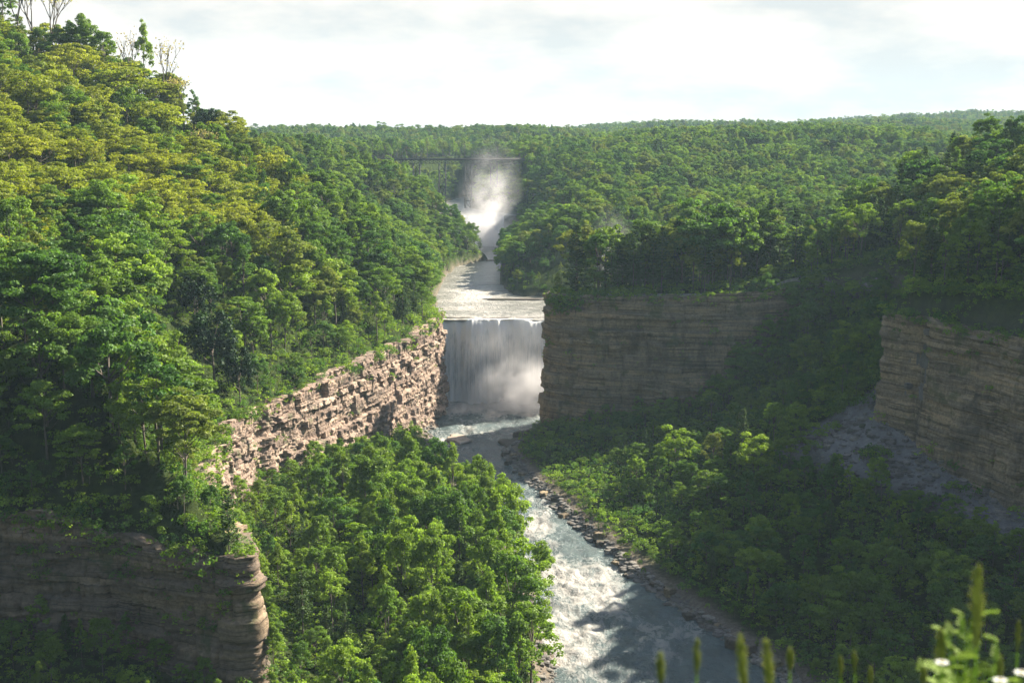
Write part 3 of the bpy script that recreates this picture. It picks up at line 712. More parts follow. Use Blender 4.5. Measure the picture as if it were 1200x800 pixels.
# signature trees, placed where the photograph shows them
def sig(px, py_base, Y_, kind, h, label, var=None, wx=1.0):
    if Y_ == -1:     # first ground met along the sight line
        for yy in np.arange(200, 540, 1.0):
            q = at(px, py_base, Y=yy)
            if float(H(q[0], q[1])) > q[2]: Y_ = float(yy); break
    if Y_ == 0:      # on the crest of the left hill
        ys = np.arange(380, 560, 4.0); q = np.array([at(px, 165, Y=yy) for yy in ys]); a_ = (H(q[:, 0], ys)-CZ)/ys; Y_ = float(ys[int(np.argmax(a_))])
        h = h*Y_/470
    p = at(px, py_base, Y=Y_); z_ = float(H(p[0], p[1]))
    put(p[0], p[1], kind, h, var=var, wx=wx, special=label)
for a_ in [
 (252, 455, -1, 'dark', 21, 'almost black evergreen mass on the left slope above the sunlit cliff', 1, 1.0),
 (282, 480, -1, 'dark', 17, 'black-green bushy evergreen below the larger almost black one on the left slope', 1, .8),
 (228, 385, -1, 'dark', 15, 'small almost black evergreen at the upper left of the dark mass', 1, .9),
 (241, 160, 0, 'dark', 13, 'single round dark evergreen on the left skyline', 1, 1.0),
 (172, 140, 0, 'bright', 31, 'tall slim half-leafed tree standing clear on the left skyline', 3, .6),
 (194, 140, 0, 'bare', 31, 'tallest bare tree on the left skyline right of the slim leafy one', 0, .8),
 (216, 145, 0, 'bare', 22, 'low spreading bare tree at the right end of the bare row on the left skyline', 1, 1.2),
 (152, 130, 0, 'bare', 28, 'thin bare tree just left of the slim leafy skyline tree', 2, .8),
 (62, 85, 0, 'bare', 33, 'tall bare twiggy tree near the upper left corner', 1, .9),
 (40, 80, 0, 'bare', 33, 'forked bare tree in the upper left corner behind the green one', 0, .9),
 (22, 60, 0, 'bare', 32, 'leftmost bare tree against the sky in the upper left corner', 2, .9),
 (5, 75, 0, 'green', 22, 'dense green tree at the very left edge below the upper left corner', 3, .8),
 (95, 90, 0, 'green', 23, 'rounded green tree on the left skyline, left of a paler green one', 0, .8),
 (122, 95, 0, 'bright', 23, 'rounded pale green tree on the left skyline, right of a darker green one', 1, .9),
 (310, 262, -1, 'deep', 19, 'narrow blue-green column-shaped tree high on the left slope', 3, .6),
 (330, 285, -1, 'deep', 17, 'second narrow blue-green column-shaped tree just right of and below its twin', 3, .6),
 (742, 345, 462, 'pine', 26, 'tallest pine at the left end of the plateau above the right cliff', 2, 1.0),
 (716, 345, 460, 'pine', 21, 'pointed pine just left of the tallest one above the right cliff', 0, 1.0),
 (775, 345, 462, 'pine', 25, 'slim pine with open trunk right of the tallest one above the right cliff', 2, .9),
 (765, 345, 466, 'pine', 24, 'pine wedged between two taller pines above the right cliff', 0, .9),
 (855, 345, 464, 'olive', 22, 'broad yellowish tree on the lawn edge above the right cliff', 1, 1.0),
 (822, 345, 466, 'olive', 20, 'olive tree left of the broad yellowish one above the right cliff', 0, 1.0),
 (946, 338, 470, 'bright', 12, 'small bright round tree behind the grassy strip on the right plateau', 0, 1.0),
 (1003, 335, 474, 'bright', 16, 'bright sunlit tree right of the small round one on the right plateau', 2, 1.0),
 (900, 340, 470, 'bright', 6, 'low pale bush at the end of the grassy strip', 2, 1.2),
 (1190, 300, 420, 'bright', 15, 'bright sunlit tree at the right edge above the tall cliff', 1, 1.0),
 (745, 592, 366, 'bright', 10, 'leftmost small round tree of the sunlit clump on the right talus', 0, .8),
 (790, 590, 366, 'bright', 15, 'sunlit round tree second from the left in the clump on the right talus', 2, .9),
 (835, 600, 358, 'olive', 14, 'yellowish feathery tree in the middle of the sunlit clump on the right talus', 1, .9),
 (868, 600, 362, 'pine', 17, 'dark pointed conifer rising from the sunlit clump on the right talus', 1, .9),
 (905, 585, 366, 'bright', 15, 'big pale green tree at the right of the sunlit clump on the right talus', 1, 1.0),
 (930, 590, 362, 'bright', 13, 'rightmost pale tree of the sunlit clump on the right talus', 0, .9),
 (880, 645, 340, 'bright', 14, 'sunlit tree standing below and in front of the clump on the right talus', 2, .9),
 (400, 610, 318, 'green', 19, 'tall bright tree reaching up in front of the sunlit left cliff', 3, 1.0),
 (437, 560, 345, 'green', 15, 'slender tree beside the tall one in front of the sunlit left cliff', 3, .6),
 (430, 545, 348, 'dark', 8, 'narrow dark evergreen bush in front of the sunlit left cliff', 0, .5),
 (505, 600, 345, 'pine', 16, 'slim conifer at the upper right of the sunlit left talus wood', 1, .8),
 (270, 690, 216, 'pine', 15, 'feathery pine hanging over the corner of the shaded left cliff', 2, 1.0),
 (460, 700, 262, 'pine', 17, 'tall pine with visible trunk in the middle of the left talus wood', 2, 1.0),
 (545, 690, 272, 'pine', 15, 'slender pine near the right side of the left talus wood', 1, .8),
 (355, 740, 232, 'pine', 15, 'pine with dark trunk near the lower left of the left talus wood', 2, 1.0),
 (535, 640, 300, 'bright', 12, 'lighter green tree leaning out near the river edge of the left talus wood', 1, .8),
 (560, 545, 395, 'green', 9, 'small round tree alone at the left water edge below the pool', 0, .7),
 (575, 790, 240, 'dark', 6, 'small dark evergreen low at the right side of the left talus wood', 0, .8),
]: sig(*a_)

SPEC = [t for t in TR if t['special']]
def crowded(t):
    if t['special'] or t['y'] > 560: return False
    for q in SPEC:
        dx, dy = abs(t['x']-q['x']), q['y']-t['y']
        if dx*dx+dy*dy < 14: return True
        if q['kind'] == 'dark' and q['h'] > 10 and dx < 8 and -3 < dy < 26 and t['x'] < -60: return True
    return False
TR = [t for t in TR if not crowded(t)]
# --- visibility of each tree from the viewpoint
P = np.array([(t['x'], t['y'], t['z'], t['h']) for t in TR])
def visible(P, top=.92):
    n = len(P); vis = np.ones(n, bool); zt = P[:, 2]+P[:, 3]*top
    for k in np.linspace(.12, .995, 90):
        px_, py_ = P[:, 0]*k, P[:, 1]*k; zr = CZ+(zt-CZ)*k
        dist = np.hypot(P[:, 0]-px_, P[:, 1]-py_)
        hh = H(px_, py_); ins = (hh < level(py_)+3)
        can = np.where(ins, 0, 8.0)*(dist > 7)
        vis &= ~((zr < hh+can) & (py_ > 20))
    return vis
VIS = visible(P)
SX, SY, SF = proj(P[:, 0], P[:, 1], P[:, 2]+P[:, 3]*.7)
INF = (SX > -25) & (SX < 1225) & (SY > -20) & (SY < 840)
SIZE = P[:, 3]/SF
CAT = {'green': 'broadleaf tree', 'bright': 'broadleaf tree', 'deep': 'broadleaf tree', 'olive': 'broadleaf tree', 'yellow': 'feathery tree', 'pine': 'pine tree', 'dark': 'evergreen tree', 'bare': 'bare tree', 'shrub': 'shrub'}
NAME = {'broadleaf tree': 'broadleaf_tree', 'feathery tree': 'feathery_tree', 'pine tree': 'pine_tree', 'evergreen tree': 'evergreen_tree', 'bare tree': 'bare_tree'}
cats = np.array([CAT[t['kind']] for t in TR])
indiv = np.zeros(len(TR), bool)
for c in set(cats):
    ids = np.where((cats == c) & VIS & INF)[0]
    sp_ids = [i for i in range(len(TR)) if TR[i]['special'] and cats[i] == c]
    ids = sorted(ids, key=lambda i: -SIZE[i])
    keep = (sp_ids + [i for i in ids if i not in set(sp_ids)])[:300]
    indiv[keep] = True
COLW = {'green': 'mid-green', 'bright': 'bright-green', 'deep': 'deep-green', 'olive': 'olive-green', 'yellow': 'yellow-green'}
def zone(t, sx, sy):
    x, y, z = t['x'], t['y'], t['z']
    d, a, ins, left = [q[()] if hasattr(q, 'shape') else q for q in info(np.array(x), np.array(y))]
    if y > 560: return 'on far slopes behind the waterfall'
    band = ', far part' if y > 340 else (', middle part' if y > 270 else ', near part')
    if bool(ins) and bool(left):
        if x < -66 or (x < -38 and y < 216): return 'in shadow below the left wall'
        return ('below the sunlit cliff' if float(d) < 22 else ('by the left water edge' if bank_dist(np.array(x), np.array(y)) < 14 else 'amid the left talus wood'))+band
    if bool(ins):
        return 'on shaded talus ' + ('below the plateau cliff' if y > 400 else ('below the scree' if y > 320 else 'near the bottom edge'))
    if bool(left):
        edge = 'at the brink' if float(d) < 14 else ('low' if float(d) < 42 else ('midway up' if float(d) < 90 else 'high up'))
        what = 'above the left shaded wall' if y < 262 else ('above the sunlit cliff' if y < 390 else "left of the waterfall")
        return '%s %s' % (edge, what)
    if y < 400: return ('at the brink of' if float(d) < 12 else 'back from')+' the right-edge cliff'
    return ('at the brink' if float(d) < 12 else ('just back' if float(d) < 30 else 'far back'))+' on the '+('wooded right ridge' if x > 105 else 'plateau above midstream cliff')
groups = {}
made = {}
def make_tree(t, label, group):
    cat = CAT[t['kind']]; nm = NAME[cat]
    tm, cm, h0, w0 = PROTO[t['kind']][t['var']]
    root = bpy.data.objects.new(nm, None); COL.objects.link(root)
    root.location = (t['x'], t['y'], t['z']-.1); root.rotation_euler.z = t['rot']; root.scale = (t['s']*t['wx'], t['s']*t['wx'], t['s'])
    root.empty_display_size = .5
    key = (t['kind'], t['var'])
    if key not in made:
        c = link('crown', cm, root); k = link('trunk', tm, root); made[key] = (c, k)
    else:
        for src in made[key]:
            o = src.copy(); COL.objects.link(o); o.parent = root
    tag(root, label, cat, group)
zl = {}
for i in np.where(indiv)[0]:
    t = TR[i]
    if t['special']: continue
    zl.setdefault((CAT[t['kind']], t['kind'], zone(t, SX[i], SY[i])), []).append(i)
def size_word(h, med): return 'small ' if h < med*.87 else ('tall ' if h > med*1.13 else '')
GRP = {'broadleaf tree': 'broadleaf trees on the slopes of the gorge', 'feathery tree': 'yellow-green feathery trees on the left slope', 'pine tree': 'pines scattered through the gorge woods', 'bare tree': 'bare trees on the skyline', 'evergreen tree': 'dark evergreens on the left slope'}
LAB = {}
for (cat, kind, zn), ids in zl.items():
    med = np.median([TR[i]['h'] for i in ids])
    sub = {}
    for i in ids: sub.setdefault(size_word(TR[i]['h'], med) if len(ids) > 2 else '', []).append(i)
    for sw, js in sub.items():
        kindw = COLW[kind]+' tree' if cat == 'broadleaf tree' else {'feathery tree': 'yellow feathery tree', 'pine tree': 'dark pine', 'bare tree': 'bare tree', 'evergreen tree': 'black-green evergreen'}[cat]
        js = sorted(js, key=lambda i: SX[i])
        nc = -(-len(js)//26); full = js
        for n_, i in enumerate(full):
            part = '' if nc == 1 else ', '+({2: ('left part', 'right part'), 3: ('left part', 'centre part', 'right part')}.get(nc, ('far left', 'inner left', 'inner right', 'far right')))[min(n_*nc//len(full), 3)]
            js = [q for m_, q in enumerate(full) if m_*nc//len(full) == n_*nc//len(full)]; n = len(js); n_ = js.index(i)
            if n == 1: pre = ''
            elif n == 2: pre = ('left-hand ', 'right-hand ')[n_]
            elif n <= 26: pre = ('leftmost ' if n_ == 0 else 'rightmost ' if n_ == n-1 else ordn[n_]+' from the left, ')
            else: pre = ''
            lab = pre+sw+kindw+' '+zn+part
            LAB[i] = lab
for i in np.where(indiv)[0]:
    t = TR[i]
    make_tree(t, t['special'] or LAB[i], GRP[CAT[t['kind']]])

# --- the rest of the forest: one object per kind of wood, instancing tree models on points
def stuff(name, items, label, ground_off=-.1):
    kinds = sorted(set((t['kind'], t['var']) for t in items)); ix = {k: i for i, k in enumerate(kinds)}
    col = bpy.data.collections.new(name+'_models')
    for k in kinds:
        tm, cm, h0, w0 = PROTO[k[0]][k[1]]
        # joined model: crown and trunk in one mesh
        v1 = np.empty(len(cm.vertices)*3, np.float32); cm.vertices.foreach_get('co', v1)
        v2 = np.empty(len(tm.vertices)*3, np.float32); tm.vertices.foreach_get('co', v2)
        f1 = np.empty(len(cm.polygons)*4, np.int32); cm.loops.foreach_get('vertex_index', f1)
        f2 = np.empty(len(tm.polygons)*4, np.int32); tm.loops.foreach_get('vertex_index', f2)
        T = np.empty(len(cm.polygons), np.float32); cm.attributes['tint'].data.foreach_get('value', T)
        me = mesh('%s_model_%02d' % (name, ix[k]), np.r_[v1, v2], np.vstack([f1.reshape(-1, 4), f2.reshape(-1, 4)+len(v1)//3]), None, False, {'tint': ('FACE', np.r_[T, np.zeros(len(tm.polygons))])})
        me.materials.append(cm.materials[0]); me.materials.append(BARK)
        mi = np.zeros(len(me.polygons), np.int32); mi[len(T):] = 1; me.polygons.foreach_set('material_index', mi)
        col.objects.link(bpy.data.objects.new('%s_model_%02d' % (name, ix[k]), me))
    n = len(items); me = bpy.data.meshes.new(name)
    me.vertices.add(n); me.vertices.foreach_set('co', np.array([(t['x'], t['y'], t['z']+ground_off) for t in items], np.float32).ravel())
    for an, ty, vals in (('rot', 'FLOAT_VECTOR', [(0, 0, t['rot']) for t in items]), ('scl', 'FLOAT_VECTOR', [(t['s']*t['wx'], t['s']*t['wx'], t['s']) for t in items])):
        at_ = me.attributes.new(an, ty, 'POINT'); at_.data.foreach_set('vector', np.array(vals, np.float32).ravel())
    at_ = me.attributes.new('idx', 'INT', 'POINT'); at_.data.foreach_set('value', np.array([ix[(t['kind'], t['var'])] for t in items], np.int32))
    o = link(name, me)
    ng = bpy.data.node_groups.new(name, 'GeometryNodeTree')
    ng.interface.new_socket('Geometry', in_out='INPUT', socket_type='NodeSocketGeometry'); ng.interface.new_socket('Geometry', in_out='OUTPUT', socket_type='NodeSocketGeometry')
    gi = ng.nodes.new('NodeGroupInput'); go = ng.nodes.new('NodeGroupOutput')
    ci = ng.nodes.new('GeometryNodeCollectionInfo'); ci.inputs['Collection'].default_value = col; ci.inputs['Separate Children'].default_value = True; ci.inputs['Reset Children'].default_value = True
    ip = ng.nodes.new('GeometryNodeInstanceOnPoints'); ip.inputs['Pick Instance'].default_value = True
    def na(nm_, ty):
        q = ng.nodes.new('GeometryNodeInputNamedAttribute'); q.data_type = ty; q.inputs['Name'].default_value = nm_; return q.outputs['Attribute']
    L = ng.links.new
    L(gi.outputs[0], ip.inputs['Points']); L(ci.outputs[0], ip.inputs['Instance']); L(na('idx', 'INT'), ip.inputs['Instance Index'])
    L(na('rot', 'FLOAT_VECTOR'), ip.inputs['Rotation']); L(na('scl', 'FLOAT_VECTOR'), ip.inputs['Scale']); L(ip.outputs[0], go.inputs[0])
    md = o.modifiers.new('instances', 'NODES'); md.node_group = ng
    tag(o, label, kind='stuff'); return o
rest = [TR[i] for i in np.where(~indiv)[0] if (TR[i]['y'] < 640 or VIS[i] or TR[i]['y'] < 1000)]
stuff('broadleaf_forest', [t for t in rest if CAT[t['kind']] == 'broadleaf tree'], 'continuous broadleaf forest covering the plateaus and far hills')
stuff('pine_forest', [t for t in rest if CAT[t['kind']] in ('pine tree', 'bare tree', 'evergreen tree')], 'pines mixed into the forest on the ridges and far hills')
yl = [t for t in rest if t['kind'] == 'yellow']
if yl: stuff('feathery_forest', yl, 'yellow-green feathery wood filling the left slope')
# undergrowth
US = []
x, y, g = jitter(-230, 230, 190, 530, 3.3, 31)
d, a, ins, left = info(x, y); b = bank_dist(x, y); z = H(x, y); ppx, ppy, pf = proj(x, y, z); r = g.random(len(x)); r2 = g.random(len(x))
for i in range(len(x)):
    if not (-30 < ppx[i] < 1230 and ppy[i] < 830): continue
    if ins[i] and b[i] < 4.5: continue
    lawnm = (not ins[i] and not left[i] and 52 < x[i] < 104 and 436 < y[i] < 492 and d[i] < 11)
    if lawnm: continue
    if ins[i]:
        sc = float(SCREE(np.array(x[i]), np.array(y[i]), np.array(d[i]), np.array(True)))
        if sc > .3 and r[i] < .85: continue
    US.append(dict(x=x[i], y=y[i], z=z[i], kind='shrub', var=int(r2[i]*3) % 3, s=.5+.75*r[i], wx=1.0, rot=r2[i]*40, h=3))
# bushes clinging to the cliff brinks
for rim in (LRIM[3:16], RRIM[3:20]):
    s, p = resample(rim[:, :3], 1.3)
    for q in p:
        for _ in range(2):
            jx, jy = random.uniform(-3.2, 3.2), random.uniform(-3.2, 3.2)
            if rim is not LRIM and False: pass
            zz = float(H(q[0]+jx, q[1]+jy))
            if zz < q[2]-6: zz = q[2]-random.uniform(.2, 2.5)
            if random.random() < .85: US.append(dict(x=q[0]+jx, y=q[1]+jy, z=zz-.4, kind='shrub', var=random.randrange(3), s=random.uniform(.35, 1.35), wx=1, rot=random.uniform(0, 6), h=3))
for _ in range(46):      # bushes hanging over the nose of the right cliff
    q = random.random(); US.append(dict(x=15+26*q**1.5+random.uniform(-1, 1), y=461-4*q+random.uniform(-3, 3), z=49.5-random.uniform(0, 9)*(1-q)-.5, kind='shrub', var=random.randrange(3), s=random.uniform(.6, 1.6), wx=1, rot=random.uniform(0, 6), h=3))
gq = np.random.default_rng(91)
for rim_, a_, b_, sd_, n_ in ((LRIM, 4, 7, 1, 75), (LRIM, 8, 14, 1, 60), (RRIM, 12, 17, -1, 40), (RRIM, 3, 8, -1, 36)):   # bushes rooted on ledges of the cliff faces
    s_, p_ = resample(rim_[a_:b_, :4], .5); tx_ = np.gradient(p_[:, 0]); ty_ = np.gradient(p_[:, 1]); L_ = np.hypot(tx_, ty_)
    for _ in range(n_):
        k = gq.integers(0, len(p_)); f_ = gq.random()**.6; zz_ = p_[k, 3]+float(level(p_[k, 1]))+(p_[k, 2]-p_[k, 3])*f_
        o_ = gq.uniform(2.2, 3.4)
        US.append(dict(x=p_[k, 0]+ty_[k]/L_[k]*sd_*o_, y=p_[k, 1]-tx_[k]/L_[k]*sd_*o_, z=zz_-1.2, kind='shrub', var=k % 3, s=.3+.6*gq.random(), wx=1, rot=k*1.0, h=3))
for (x0_, x1_, y0_, y1_, n_) in ((76, 136, 366, 464, 1300), (95, 175, 200, 380, 1500), (-60, 24, 560, 800, 500)):
    xx = gq.uniform(x0_, x1_, n_); yy = gq.uniform(y0_, y1_, n_); d, a, ins, left = info(xx, yy); b = bank_dist(xx, yy); zz = H(xx, yy)
    for i in range(n_):
        if b[i] < 1 or (ins[i] and yy[i] < 366): continue
        if 52 < xx[i] < 104 and yy[i] > 436 and not ins[i]: continue
        if d[i] < 11 or (yy[i] > 366 and ins[i]): US.append(dict(x=xx[i], y=yy[i], z=zz[i]-.2, kind='shrub', var=i % 3, s=.5+.8*gq.random(), wx=1, rot=i*1.1, h=3))
stuff('undergrowth', US, 'shrubs and saplings covering the ground between the trees')

# loose stones on the scree and along the banks
STONE = rock_mat('loose stone', [(.12, .115, .11), (.18, .17, .155), (.10, .095, .09), (.25, .235, .21)], .5, .1)
for sd in range(3):
    g = np.random.default_rng(300+sd); q = np.linspace(-1, 1, 4); V = []; Fc = []
    for ax in range(3):
        for sg in (-1, 1):
            b0 = len(V)
            for a_ in q:
                for b_ in q:
                    p = np.zeros(3); p[ax] = sg; p[(ax+1) % 3] = a_; p[(ax+2) % 3] = b_; p = p/np.linalg.norm(p)**.75
                    V.append(p*(1+.35*(vn(p[0]*1.3+5, p[1]*1.3+5, p[2]*1.3+sd*9, 12)-.5))*np.array([.62, .5, .38]))
            for i in range(3):
                for j in range(3):
                    f = [b0+i*4+j, b0+(i+1)*4+j, b0+(i+1)*4+j+1, b0+i*4+j+1]; Fc.append(f if sg > 0 else f[::-1])
    cm = mesh('stone_body', V, Fc, STONE, False, {'tint': ('FACE', np.zeros(len(Fc)))})
    tm = mesh('stone_grit', [(0, 0, 0), (.01, 0, 0), (.01, .01, 0), (0, .01, 0)], [(0, 1, 2, 3)], STONE)
    PROTO.setdefault('stone', []).append((tm, cm, 1.0, 1.0))
ST = []
g = np.random.default_rng(77); xs = g.uniform(55, 160, 16000); ys = g.uniform(215, 372, 16000)
d, a, ins, left = info(xs, ys); sc = SCREE(xs, ys, d, ins); k = ins & (g.random(16000) < sc*.55) ; zz = H(xs, ys)
for i in np.where(k)[0]: ST.append(dict(x=xs[i], y=ys[i], z=zz[i], kind='stone', var=i % 3, s=.5+2.0*g.random()**4, wx=1, rot=i*1.7, h=1))
ys = g.uniform(225, 470, 2600); side_ = g.random(2600) < .75; xs = np.where(side_, np.interp(ys, BK[:, 0], BK[:, 2])+g.uniform(-1, 2.6, 2600), np.interp(ys, BK[:, 0], BK[:, 1])-g.uniform(-1, 3, 2600)); zz = H(xs, ys)
for i in range(2600): ST.append(dict(x=xs[i], y=ys[i], z=max(zz[i], -.2), kind='stone', var=i % 3, s=.5+1.5*g.random()**3, wx=1, rot=i*1.7, h=1))
stuff('loose_stones', ST, 'loose stones littering the grey scree and the river banks', 0)

# ------------------------------------------------------------------ bridge
STEEL = plain('dark bridge steel', (.025, .022, .022), .7)
def bridge():
    y = 1000.0; z = 91.8; x0, x1 = -112, 12
    root = bpy.data.objects.new('railway_bridge', None); COL.objects.link(root); root.location = (x0, y, z)
    tag(root, 'dark steel trestle railway bridge crossing the gorge above the far mist', 'bridge')
    L = x1-x0
    d = MB(); d.beam((0, 0, -.1), (L, 0, -.1), 5.0, 1.1); d.beam((0, -2.4, .8), (L, -2.4, .8), .25, .5)
    link('deck', d.me('deck', STEEL), root)
    g = MB()
    for yy in (-2, 2):
        g.beam((0, yy, -.7), (L, yy, -.7), .3, .3); g.beam((0, yy, -3.2), (L, yy, -3.2), .3, .3)
        n = int(L/3)
        for i in range(n):
            a, b = i*L/n, (i+1)*L/n
            g.beam((a, yy, -.7), (b, yy, -3.2) if i % 2 else (b, yy, -3.2), .18, .18); g.beam((a, yy, -3.2), (b, yy, -.7), .18, .18); g.beam((a, yy, -.7), (a, yy, -3.2), .2, .2)
    link('girder', g.me('girder', STEEL), root)
    r = MB()
    for yy in (-2.4, 2.4):
        r.beam((0, yy, 1.6), (L, yy, 1.6), .12, .12)
        for i in range(int(L/2.5)): r.beam((i*2.5, yy, .4), (i*2.5, yy, 1.6), .1, .1)
    link('railing', r.me('railing', STEEL), root)
    for k, tx in enumerate((18, 38, 58, 78, 98)):
        gz = float(H(x0+tx, y))-z-1
        t = MB()
        for sx in (-2.5, 2.5):
            for sy in (-1, 1):
                t.beam((tx+sx, sy*1.8, -3.2), (tx+sx*1.0, sy*4.2, gz), .7, .7)
        hh = -3.2; n = max(2, int((-gz-3)/6)); st = (-3.2-gz)/n
        for i in range(n):
            za, zb = -3.2-i*st, -3.2-(i+1)*st; ya, yb = 1.8+2.4*i/n, 1.8+2.4*(i+1)/n
            for sy in (-1, 1):
                t.beam((tx-2.5, sy*yb, zb), (tx+2.5, sy*yb, zb), .35, .35); t.beam((tx-2.5, sy*ya, za), (tx+2.5, sy*yb, zb), .22, .22); t.beam((tx+2.5, sy*ya, za), (tx-2.5, sy*yb, zb), .22, .22)
            t.beam((tx-2.5, -yb, zb), (tx-2.5, yb, zb), .3, .3); t.beam((tx+2.5, -yb, zb), (tx+2.5, yb, zb), .3, .3)
        link('trestle_tower', t.me('trestle_tower', STEEL), root)
bridge()

# overhead cables on the right
CAB = plain('cable', (.03, .03, .03), .5)
def cable(p0, p1, sag, label, r=.045):
    a, b = Vector(p0), Vector(p1); mb = MB()
    mb.tube([a.lerp(b, t)-Vector((0, 0, sag*4*t*(1-t))) for t in np.linspace(0, 1, 40)], r, 5)
    o = link('cable', mb.me('cable', CAB)); tag(o, label, 'cable', 'overhead cables across the right side')
cable(at(560, 334, Y=470), at(1300, 290, Y=392), 2.0, 'upper thin overhead cable crossing in front of the right plateau trees')
cable(at(560, 341, Y=468), at(1300, 306, Y=390), 2.0, 'lower thin overhead cable crossing in front of the right plateau trees')

# park road and low wall on the plateau lawn
def strip(name, pts, w, h, mat, label, kind=None, cat=None):
    s, p = resample(pts, 1.5); tx = np.gradient(p[:, 0]); ty = np.gradient(p[:, 1]); L = np.hypot(tx, ty); nx, ny = ty/L, -tx/L
    rows = []
    for o_, zz in ((-w/2, -.6), (-w/2, h), (w/2, h), (w/2, -.6)):
        xx = p[:, 0]+nx*o_; yy = p[:, 1]+ny*o_; rows.append(np.stack([xx, yy, H(xx, yy)+zz], -1))
    V = np.stack(rows, 1); o = link(name, mesh(name, V, grid_faces(len(s), 4), mat)); tag(o, label, cat, kind=kind)
WALL = plain('field stone', (.20, .18, .15), .9, 0, .5, 1.5)
strip('stone_wall', [(34, 459.5), (60, 454.5), (78, 452), (100, 461), (126, 438)], .6, .9, WALL, 'low grey stone parapet along the brink of the right plateau', cat='wall')

# ------------------------------------------------------------------ mist
def mist(name, c, rad, dens, label, seed, nsc=.12, lean=(0, 0), up=1.0):
    # closed tapered blob; its density thins towards the hull in the object's own space
    nu, nv = 28, 18; V = []; Fc = []
    for i in range(nv+1):
        th = math.pi*i/nv
        for j in range(nu):
            ph = 2*math.pi*j/nu; V.append((math.sin(th)*math.cos(ph), math.sin(th)*math.sin(ph), math.cos(th)))
    for i in range(nv):
        for j in range(nu): Fc.append((i*nu+j, (i+1)*nu+j, (i+1)*nu+(j+1) % nu, i*nu+(j+1) % nu))
    m, nt, out = newmat(name+' volume')
    tc = nt.nodes.new('ShaderNodeTexCoord')
    ln = N(nt, 'ShaderNodeVectorMath', operation='LENGTH'); nt.links.new(tc.outputs['Object'], ln.inputs[0])
    fall = math_n(nt, 'SUBTRACT', 1.0, ln.outputs['Value'], True)
    fall = math_n(nt, 'POWER', fall, 1.3)
    ge = nt.nodes.new('ShaderNodeNewGeometry')
    no = N(nt, 'ShaderNodeTexNoise', i_Scale=nsc, i_Detail=6, i_Roughness=.65); nt.links.new(ge.outputs['Position'], no.inputs['Vector'])
    r_ = ramp(nt, [(.42, (0, 0, 0)), (.62, (1, 1, 1))], no.outputs['Fac'])
    sx = nt.nodes.new('ShaderNodeSeparateXYZ'); nt.links.new(tc.outputs['Object'], sx.inputs[0])
    hgt = math_n(nt, 'SUBTRACT', 1.0, math_n(nt, 'MULTIPLY', math_n(nt, 'ADD', sx.outputs['Z'], 1.0), .42*up), True)
    dn = math_n(nt, 'MULTIPLY', math_n(nt, 'MULTIPLY', fall, math_n(nt, 'ADD', r_.outputs[0], .15)), math_n(nt, 'MULTIPLY', hgt, dens*2.4))
    pv = N(nt, 'ShaderNodeVolumePrincipled'); pv.inputs['Color'].default_value = (.97, .95, .95, 1); pv.inputs['Anisotropy'].default_value = .55
    nt.links.new(dn, pv.inputs['Density']); nt.links.new(pv.outputs[0], out.inputs['Volume'])
    me = bpy.data.meshes.new(name); me.from_pydata(V, [], Fc); me.materials.append(m); me.update()
    o = link(name, me); 
    sh = Matrix.Identity(4); sh[0][2] = lean[0]/rad[2]; sh[1][2] = lean[1]/rad[2]
    o.matrix_world = Matrix.Translation(c) @ sh @ Matrix.Diagonal((*rad, 1))
    tag(o, label, kind='stuff'); return o
mist('mist', (5, 498, 8), (22, 13, 18), .24, 'bright white spray at the foot of the big waterfall', 1, .10)
mist('mist', (-15, 878, 66), (24, 16, 46), .055, 'tall pale mist plume rising from the far waterfall', 2, .075, lean=(9, 0))
mist('mist', (-19, 862, 46), (28, 12, 22), .22, 'dense white spray at the foot of the far plume', 4, .09, lean=(-4, 0))
mist('mist', (2, 510, 16), (32, 9, 28), .035, 'thin veil of spray added over the big waterfall to brighten its face', 5, .07, up=.7)  # added scattering veil that lightens the dim curtain behind it
mist('mist', (43, 560, 62), (12, 14, 20), .012, 'faint pinkish mist drifting behind the plateau pines', 3, .08)

# ------------------------------------------------------------------ haze
def haze():
    m, nt, out = newmat('haze volume'); pv = N(nt, 'ShaderNodeVolumePrincipled')
    pv.inputs['Color'].default_value = (.60, .83, 1, 1); pv.inputs['Density'].default_value = HAZE; pv.inputs['Anisotropy'].default_value = 0.0
    nt.links.new(pv.outputs[0], out.inputs['Volume'])
    mb = MB(); zlo, zhi = float(Z.min())-1, float(Z.max())+40
    v = [(x, y, z) for z in (zlo, zhi) for x, y in ((-9500, -450), (9500, -450), (9500, 5250), (-9500, 5250))]
    mb.add(v, [(0, 3, 2, 1), (4, 5, 6, 7), (0, 1, 5, 4), (1, 2, 6, 5), (2, 3, 7, 6), (3, 0, 4, 7)])
    o = link('haze', mb.me('haze', m)); tag(o, 'thin blue haze over the gorge', kind='stuff')
HAZE = .000062
haze()

